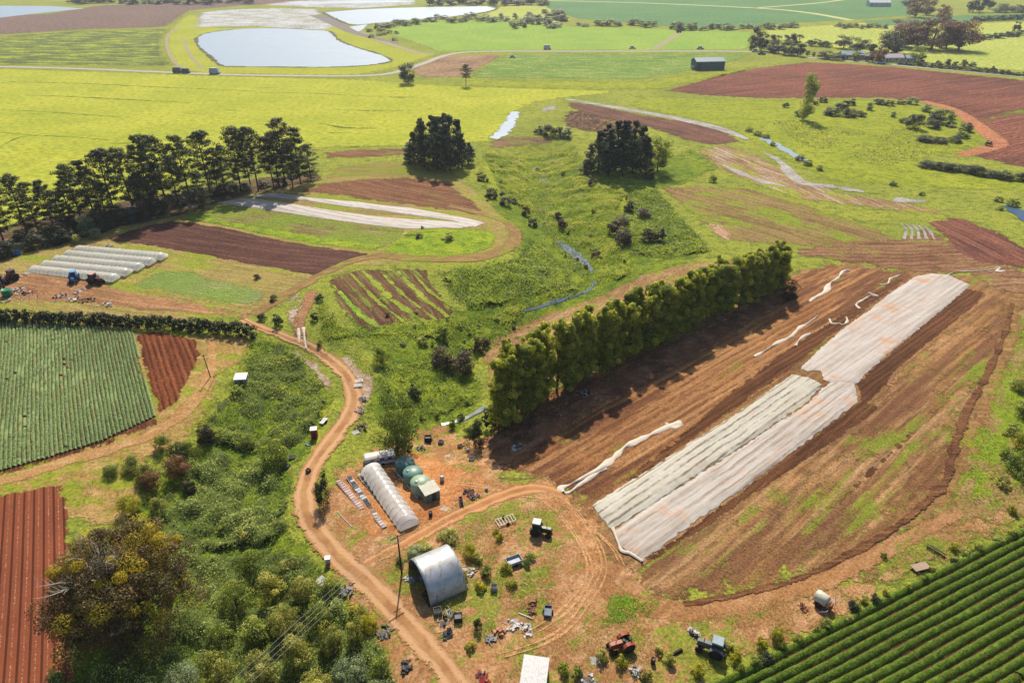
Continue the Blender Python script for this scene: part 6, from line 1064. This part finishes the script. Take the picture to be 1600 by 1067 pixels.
o = MB().box((0, 0, .2), (2.6, .4, .35)).box((.3, .05, .45), (1.8, .25, .15)).o('timber_beam', P_((64, 42, 34), .9)); o.location = G(1055, 1022); o.rotation_euler = (0, 0, yaw((1046, 1026), (1064, 1016))); tag(o, 'rusty brown beam lying in the rough grass of the bottom yard', 'beam')
# seedling benches
def bench(a, b, w, rgb, tr, lab, lift=.25):
    p, q = G(*a), G(*b); L = (q - p).length; e = emp('seedling_bench', (p + q) / 2, math.atan2(q.y - p.y, q.x - p.x), lab, 'bench', 'seedling benches beside the tunnel'); n = int(L / .7); fr = MB(); fr.box((0, w / 2, lift), (L, .06, .1)).box((0, -w / 2, lift), (L, .06, .1))
    for i in range(0, n + 1, 3): fr.box((-L / 2 + L * i / n, 0, lift / 2), (.06, w, lift))
    fr.o('frame', P_(rgb, .7), e)
    for i in range(n):
        if random.random() < .12: continue
        MB().box((-L / 2 + L * (i + .5) / n, random.uniform(-.06, .06), lift + .1), (.58, w * random.uniform(.7, .98), .09), rz=random.uniform(-.12, .12)).o('seed_tray', P_(random.choice(tr), .8), e)
bench((529, 753), (566, 796), 1.1, (200, 180, 170), [(214, 186, 176), (200, 170, 160), (190, 160, 150)], 'bench of pinkish seed trays, farthest left of the tunnel'); bench((545, 747), (587, 805), 1.0, (206, 206, 206), [(84, 86, 92), (60, 62, 66), (110, 112, 118), (196, 200, 206)], 'bench of dark seed trays between the pinkish trays and the tunnel')
bench((587, 808), (601, 826), .9, (206, 200, 196), [(214, 190, 184), (180, 170, 166)], 'short bench of pale trays at the lower end of the dark trays'); bench((561, 744), (600, 792), .6, (214, 210, 204), [(206, 200, 196), (90, 150, 90), (90, 100, 120)], 'narrow bench hugging the left side of the tunnel')
def pole_line(pts, rad, mat, name, lab, cat, group=None): o = MB().tube(pts, rad, 6).o(name, mat); return tag(o, lab, cat, group)
pole_line([G(614, 734, .5), G(652, 779, .4)], .09, P_((220, 220, 218), .5), 'pipe', 'long white pipe running down beside the water tanks', 'pipe')
pole_line([G(527, 800, .15), G(550, 824, .15)], .08, P_((206, 200, 190), .6), 'pipe', 'white pipe lying in the weeds left of the trays', 'pipe'); pole_line([G(568, 952, .15), G(576, 962, .2), G(586, 974, .15)], .06, P_((220, 210, 196), .6), 'pipe', 'thin pale pipe lying beside the main track near the arched shed', 'pipe')
# ---- power pole and wires
pb = G(628, 897); ph = 8.9
e = emp('power_pole', pb, R(35), 'tall dark power pole with two crossarms beside the arched shed', 'power pole'); MB().tube([(0, 0, -.5), (0, 0, ph)], [.17, .11], 9).o('pole', m_barkd, e, True)
for z in (ph - .3,): 
    MB().box((0, 0, z), (2.6, .12, .14)).o('crossarm', P_((110, 96, 84), .9), e)
    for x in (-1.15, -.5, .5, 1.15): MB().lathe([(.05, 0), (.08, .08), (.05, .14), (.07, .2), (.02, .26)], (x, 0, z + .07), 8).o('insulator', P_((225, 222, 216), .3), e)
MB().box((0, 0, ph - 1.5), (1.2, .1, .1)).o('crossarm', P_((100, 88, 78), .9), e)
far = flat(330, 1105, 8.2); pe = Vector((far[0], far[1], 8.0)); dd = (pe - Vector((pb.x, pb.y, 0))); dd.z = 0; L0 = dd.length; dd.normalize(); nn2 = Vector((-dd.y, dd.x, 0))
for i, x in enumerate((-1.15, -.4, .4, 1.15)):
    s0 = Vector((pb.x, pb.y, pb.z + ph + .05)) + nn2 * x; s1 = s0 + dd * 60; pts = [s0.lerp(s1, t / 14) - Vector((0, 0, 2.2 * 4 * (t / 14) * (1 - t / 14) * .5)) for t in range(15)]
    pole_line(pts, .022, P_((190, 186, 178), .4), 'power_line', f"{ordn(i)} overhead wire from the right, leaving the power pole over the thicket", 'wire', 'overhead wires over the thicket')
e = emp('utility_pole', G(329, 590), 0, 'thin leaning pole beside the red furrowed field', 'pole'); MB().tube([(0, 0, -.3), (-.35, 0, 6.4)], [.13, .09], 8).o('pole', m_barkd, e); MB().box((-.34, 0, 6.1), (.9, .08, .08)).o('crossarm', m_barkd, e)
# in the arched shed
for i, (dx, dw, rgb, lab, r_, h_) in enumerate(((-1.2, .6, (40, 80, 190), 'bright blue drum inside the open arched shed', .5, 1.1), (-2.2, 1.0, (90, 140, 215), 'light blue drum deeper inside the arched shed', .42, 1.0))):
    p = ac_ + aad * dx + awd * dw; drum(Vector((p.x, p.y, float(hgt(p.x, p.y)))), rgb, lab, r_, h_)
p = ac_ + aad * .3 + awd * -.8; crate(Vector((p.x, p.y, float(hgt(p.x, p.y)))), .5, 1.6, 1.2, 1.3, (120, 34, 34), 'dark red crate inside the arched shed', fill=BK)
# ---- far buildings and cars
def gable(u, v, rz, w, d, h, rh, wall, roof, lab, name='house', cat='house', wins=3, doorw=1.0):
    e = emp(name, G(u, v), rz, lab, cat); V = [(-w / 2, -d / 2, -.2), (w / 2, -d / 2, -.2), (w / 2, d / 2, -.2), (-w / 2, d / 2, -.2), (-w / 2, -d / 2, h), (w / 2, -d / 2, h), (w / 2, d / 2, h), (-w / 2, d / 2, h), (-w / 2, 0, h + rh), (w / 2, 0, h + rh)]
    mk('wall', V, [[0, 1, 5, 4], [1, 2, 6, 9, 5], [2, 3, 7, 6], [3, 0, 4, 8, 7], [4, 5, 9, 8], [6, 7, 8, 9]], P_(wall, .7), e); th = math.atan2(rh, d / 2); Ls = math.hypot(rh, d / 2) + .4; b = MB()
    for s in (-1, 1): b.box((0, s * (d / 4 + .12), h + rh / 2 + .1), (w + .8, Ls, .12), rx=-s * th)
    b.o('roof', P_(roof, .5), e)
    for i in range(wins): MB().box((-w / 2 + w * (i + .5) / max(1, wins) + (w * .08), -d / 2 - .03, h * .55), (1.3, .06, 1.1)).o('window', P_((56, 64, 72), .15), e)
    MB().box((-w / 2 + w * .1, -d / 2 - .04, h * .4), (doorw, .07, h * .8)).o('door', P_((70, 74, 78), .6), e)
gable(1105, 108, .12, 24, 13, 6.5, 2.2, (74, 104, 108), (150, 168, 172), 'blue-grey farm barn alone above the red ploughed field', 'barn', 'barn', 0, 4)
cart(1085, 109, .2, 6, 3, 1.6, (215, 215, 215), 'white trailer parked at the left end of the barn', side=1.6)
gable(1392, 96, .1, 17, 10, 3.5, 2.6, (214, 208, 200), (222, 204, 206), 'farmhouse with pinkish white roof behind the roadside hedge'); gable(1330, 92, -.1, 20, 10, 3.6, 2.6, (200, 206, 210), (172, 190, 200), 'farmhouse with pale blue roof left among garden trees'); gable(1419, 96, .1, 8, 7, 3, 1.8, (206, 210, 216), (196, 206, 220), 'small pale outbuilding right of the pinkish white roof'); gable(1355, 93, .1, 9, 7, 3, 1.8, (190, 180, 165), (176, 160, 140), 'small brown-roofed outbuilding between the two farmhouses')
gable(1372, 10.5, 0, 34, 14, 6, 3, (205, 210, 210), (225, 228, 228), 'tiny white farm building far off in the blue-green fields', wins=2)
def car(u, v, rz, rgb, lab, van=0, s=1.15):
    e = emp('parked_car', G(u, v), rz, lab, 'car', 'vehicles far off along the road', s); h = .62 + van * .9
    MB().box((0, 0, .62), (4.3, 1.75, .62), tap=.97).o('body', P_(rgb, .3, 0, .1), e); MB().box((-.2, 0, .93 + h / 2), (2.5 + van * 1.4, 1.6, h), tap=.82).o('cabin', P_((60, 70, 80) if not van else rgb, .2, 0, .1), e)
    for x in (-1.35, 1.35):
        for y in (-1, 1): MB().lathe([(.24, -.1), (.33, -.08), (.33, .08), (.24, .1)], (x, y * .82, .33), 12, 'Y').o('wheel', P_((30, 30, 30), .9), e)
Q = [(855, 77.5, .03, WH, 'white van on the near verge of the far road, left of centre', 1, 1.7), (988, 76.5, 0, (225, 205, 190), 'cream car beside the far road below the field track', 0, 1.5), (1094, 77, 0, WH, 'white car on the far road left of the dark roadside trees', 0, 1.6), (1180, 81.5, -.1, WH, 'white car on the far road beside the dark trees', 0, 1.6), (1190, 86, -.2, (60, 64, 70), 'dark car on the gravel beside the far road', 0, 1.6), (1376, 100, -.15, (190, 205, 225), 'pale blue car in front of the farmhouses', 0, 1.7),
     (336, 116, -.03, (180, 190, 205), 'pale van leading on the road below the big pond', 1, 1.9), (291, 114.5, -.03, (90, 90, 96), 'dark truck following on the road below the big pond', 1, 1.5), (278, 114, -.03, (100, 100, 104), 'dark trailer behind the truck on the pond road', 1, 1.7), (801, 90.5, 0, (220, 170, 150), 'pale orange car at the left end of the rough green crop', 0, 1.3)]
for q in Q: car(*q)
# ---- haze
S_HAZE = True
if S_HAZE:
    b = MB().box((0, 5500, 70), (17000, 12600, 170)); o = b.o('haze', Mt('haze_air').m); mt = o.data.materials[0]; t = mt.node_tree; t.nodes.remove(t.nodes['Principled BSDF'])
    pv = t.nodes.new('ShaderNodeVolumePrincipled'); pv.inputs['Density'].default_value = .00007; pv.inputs['Color'].default_value = (.80, .88, 1, 1); pv.inputs['Anisotropy'].default_value = .35; t.links.new(pv.outputs[0], t.nodes['Material Output'].inputs['Volume']); kind(o, 'stuff', 'thin pale blue haze over the far fields')
pass
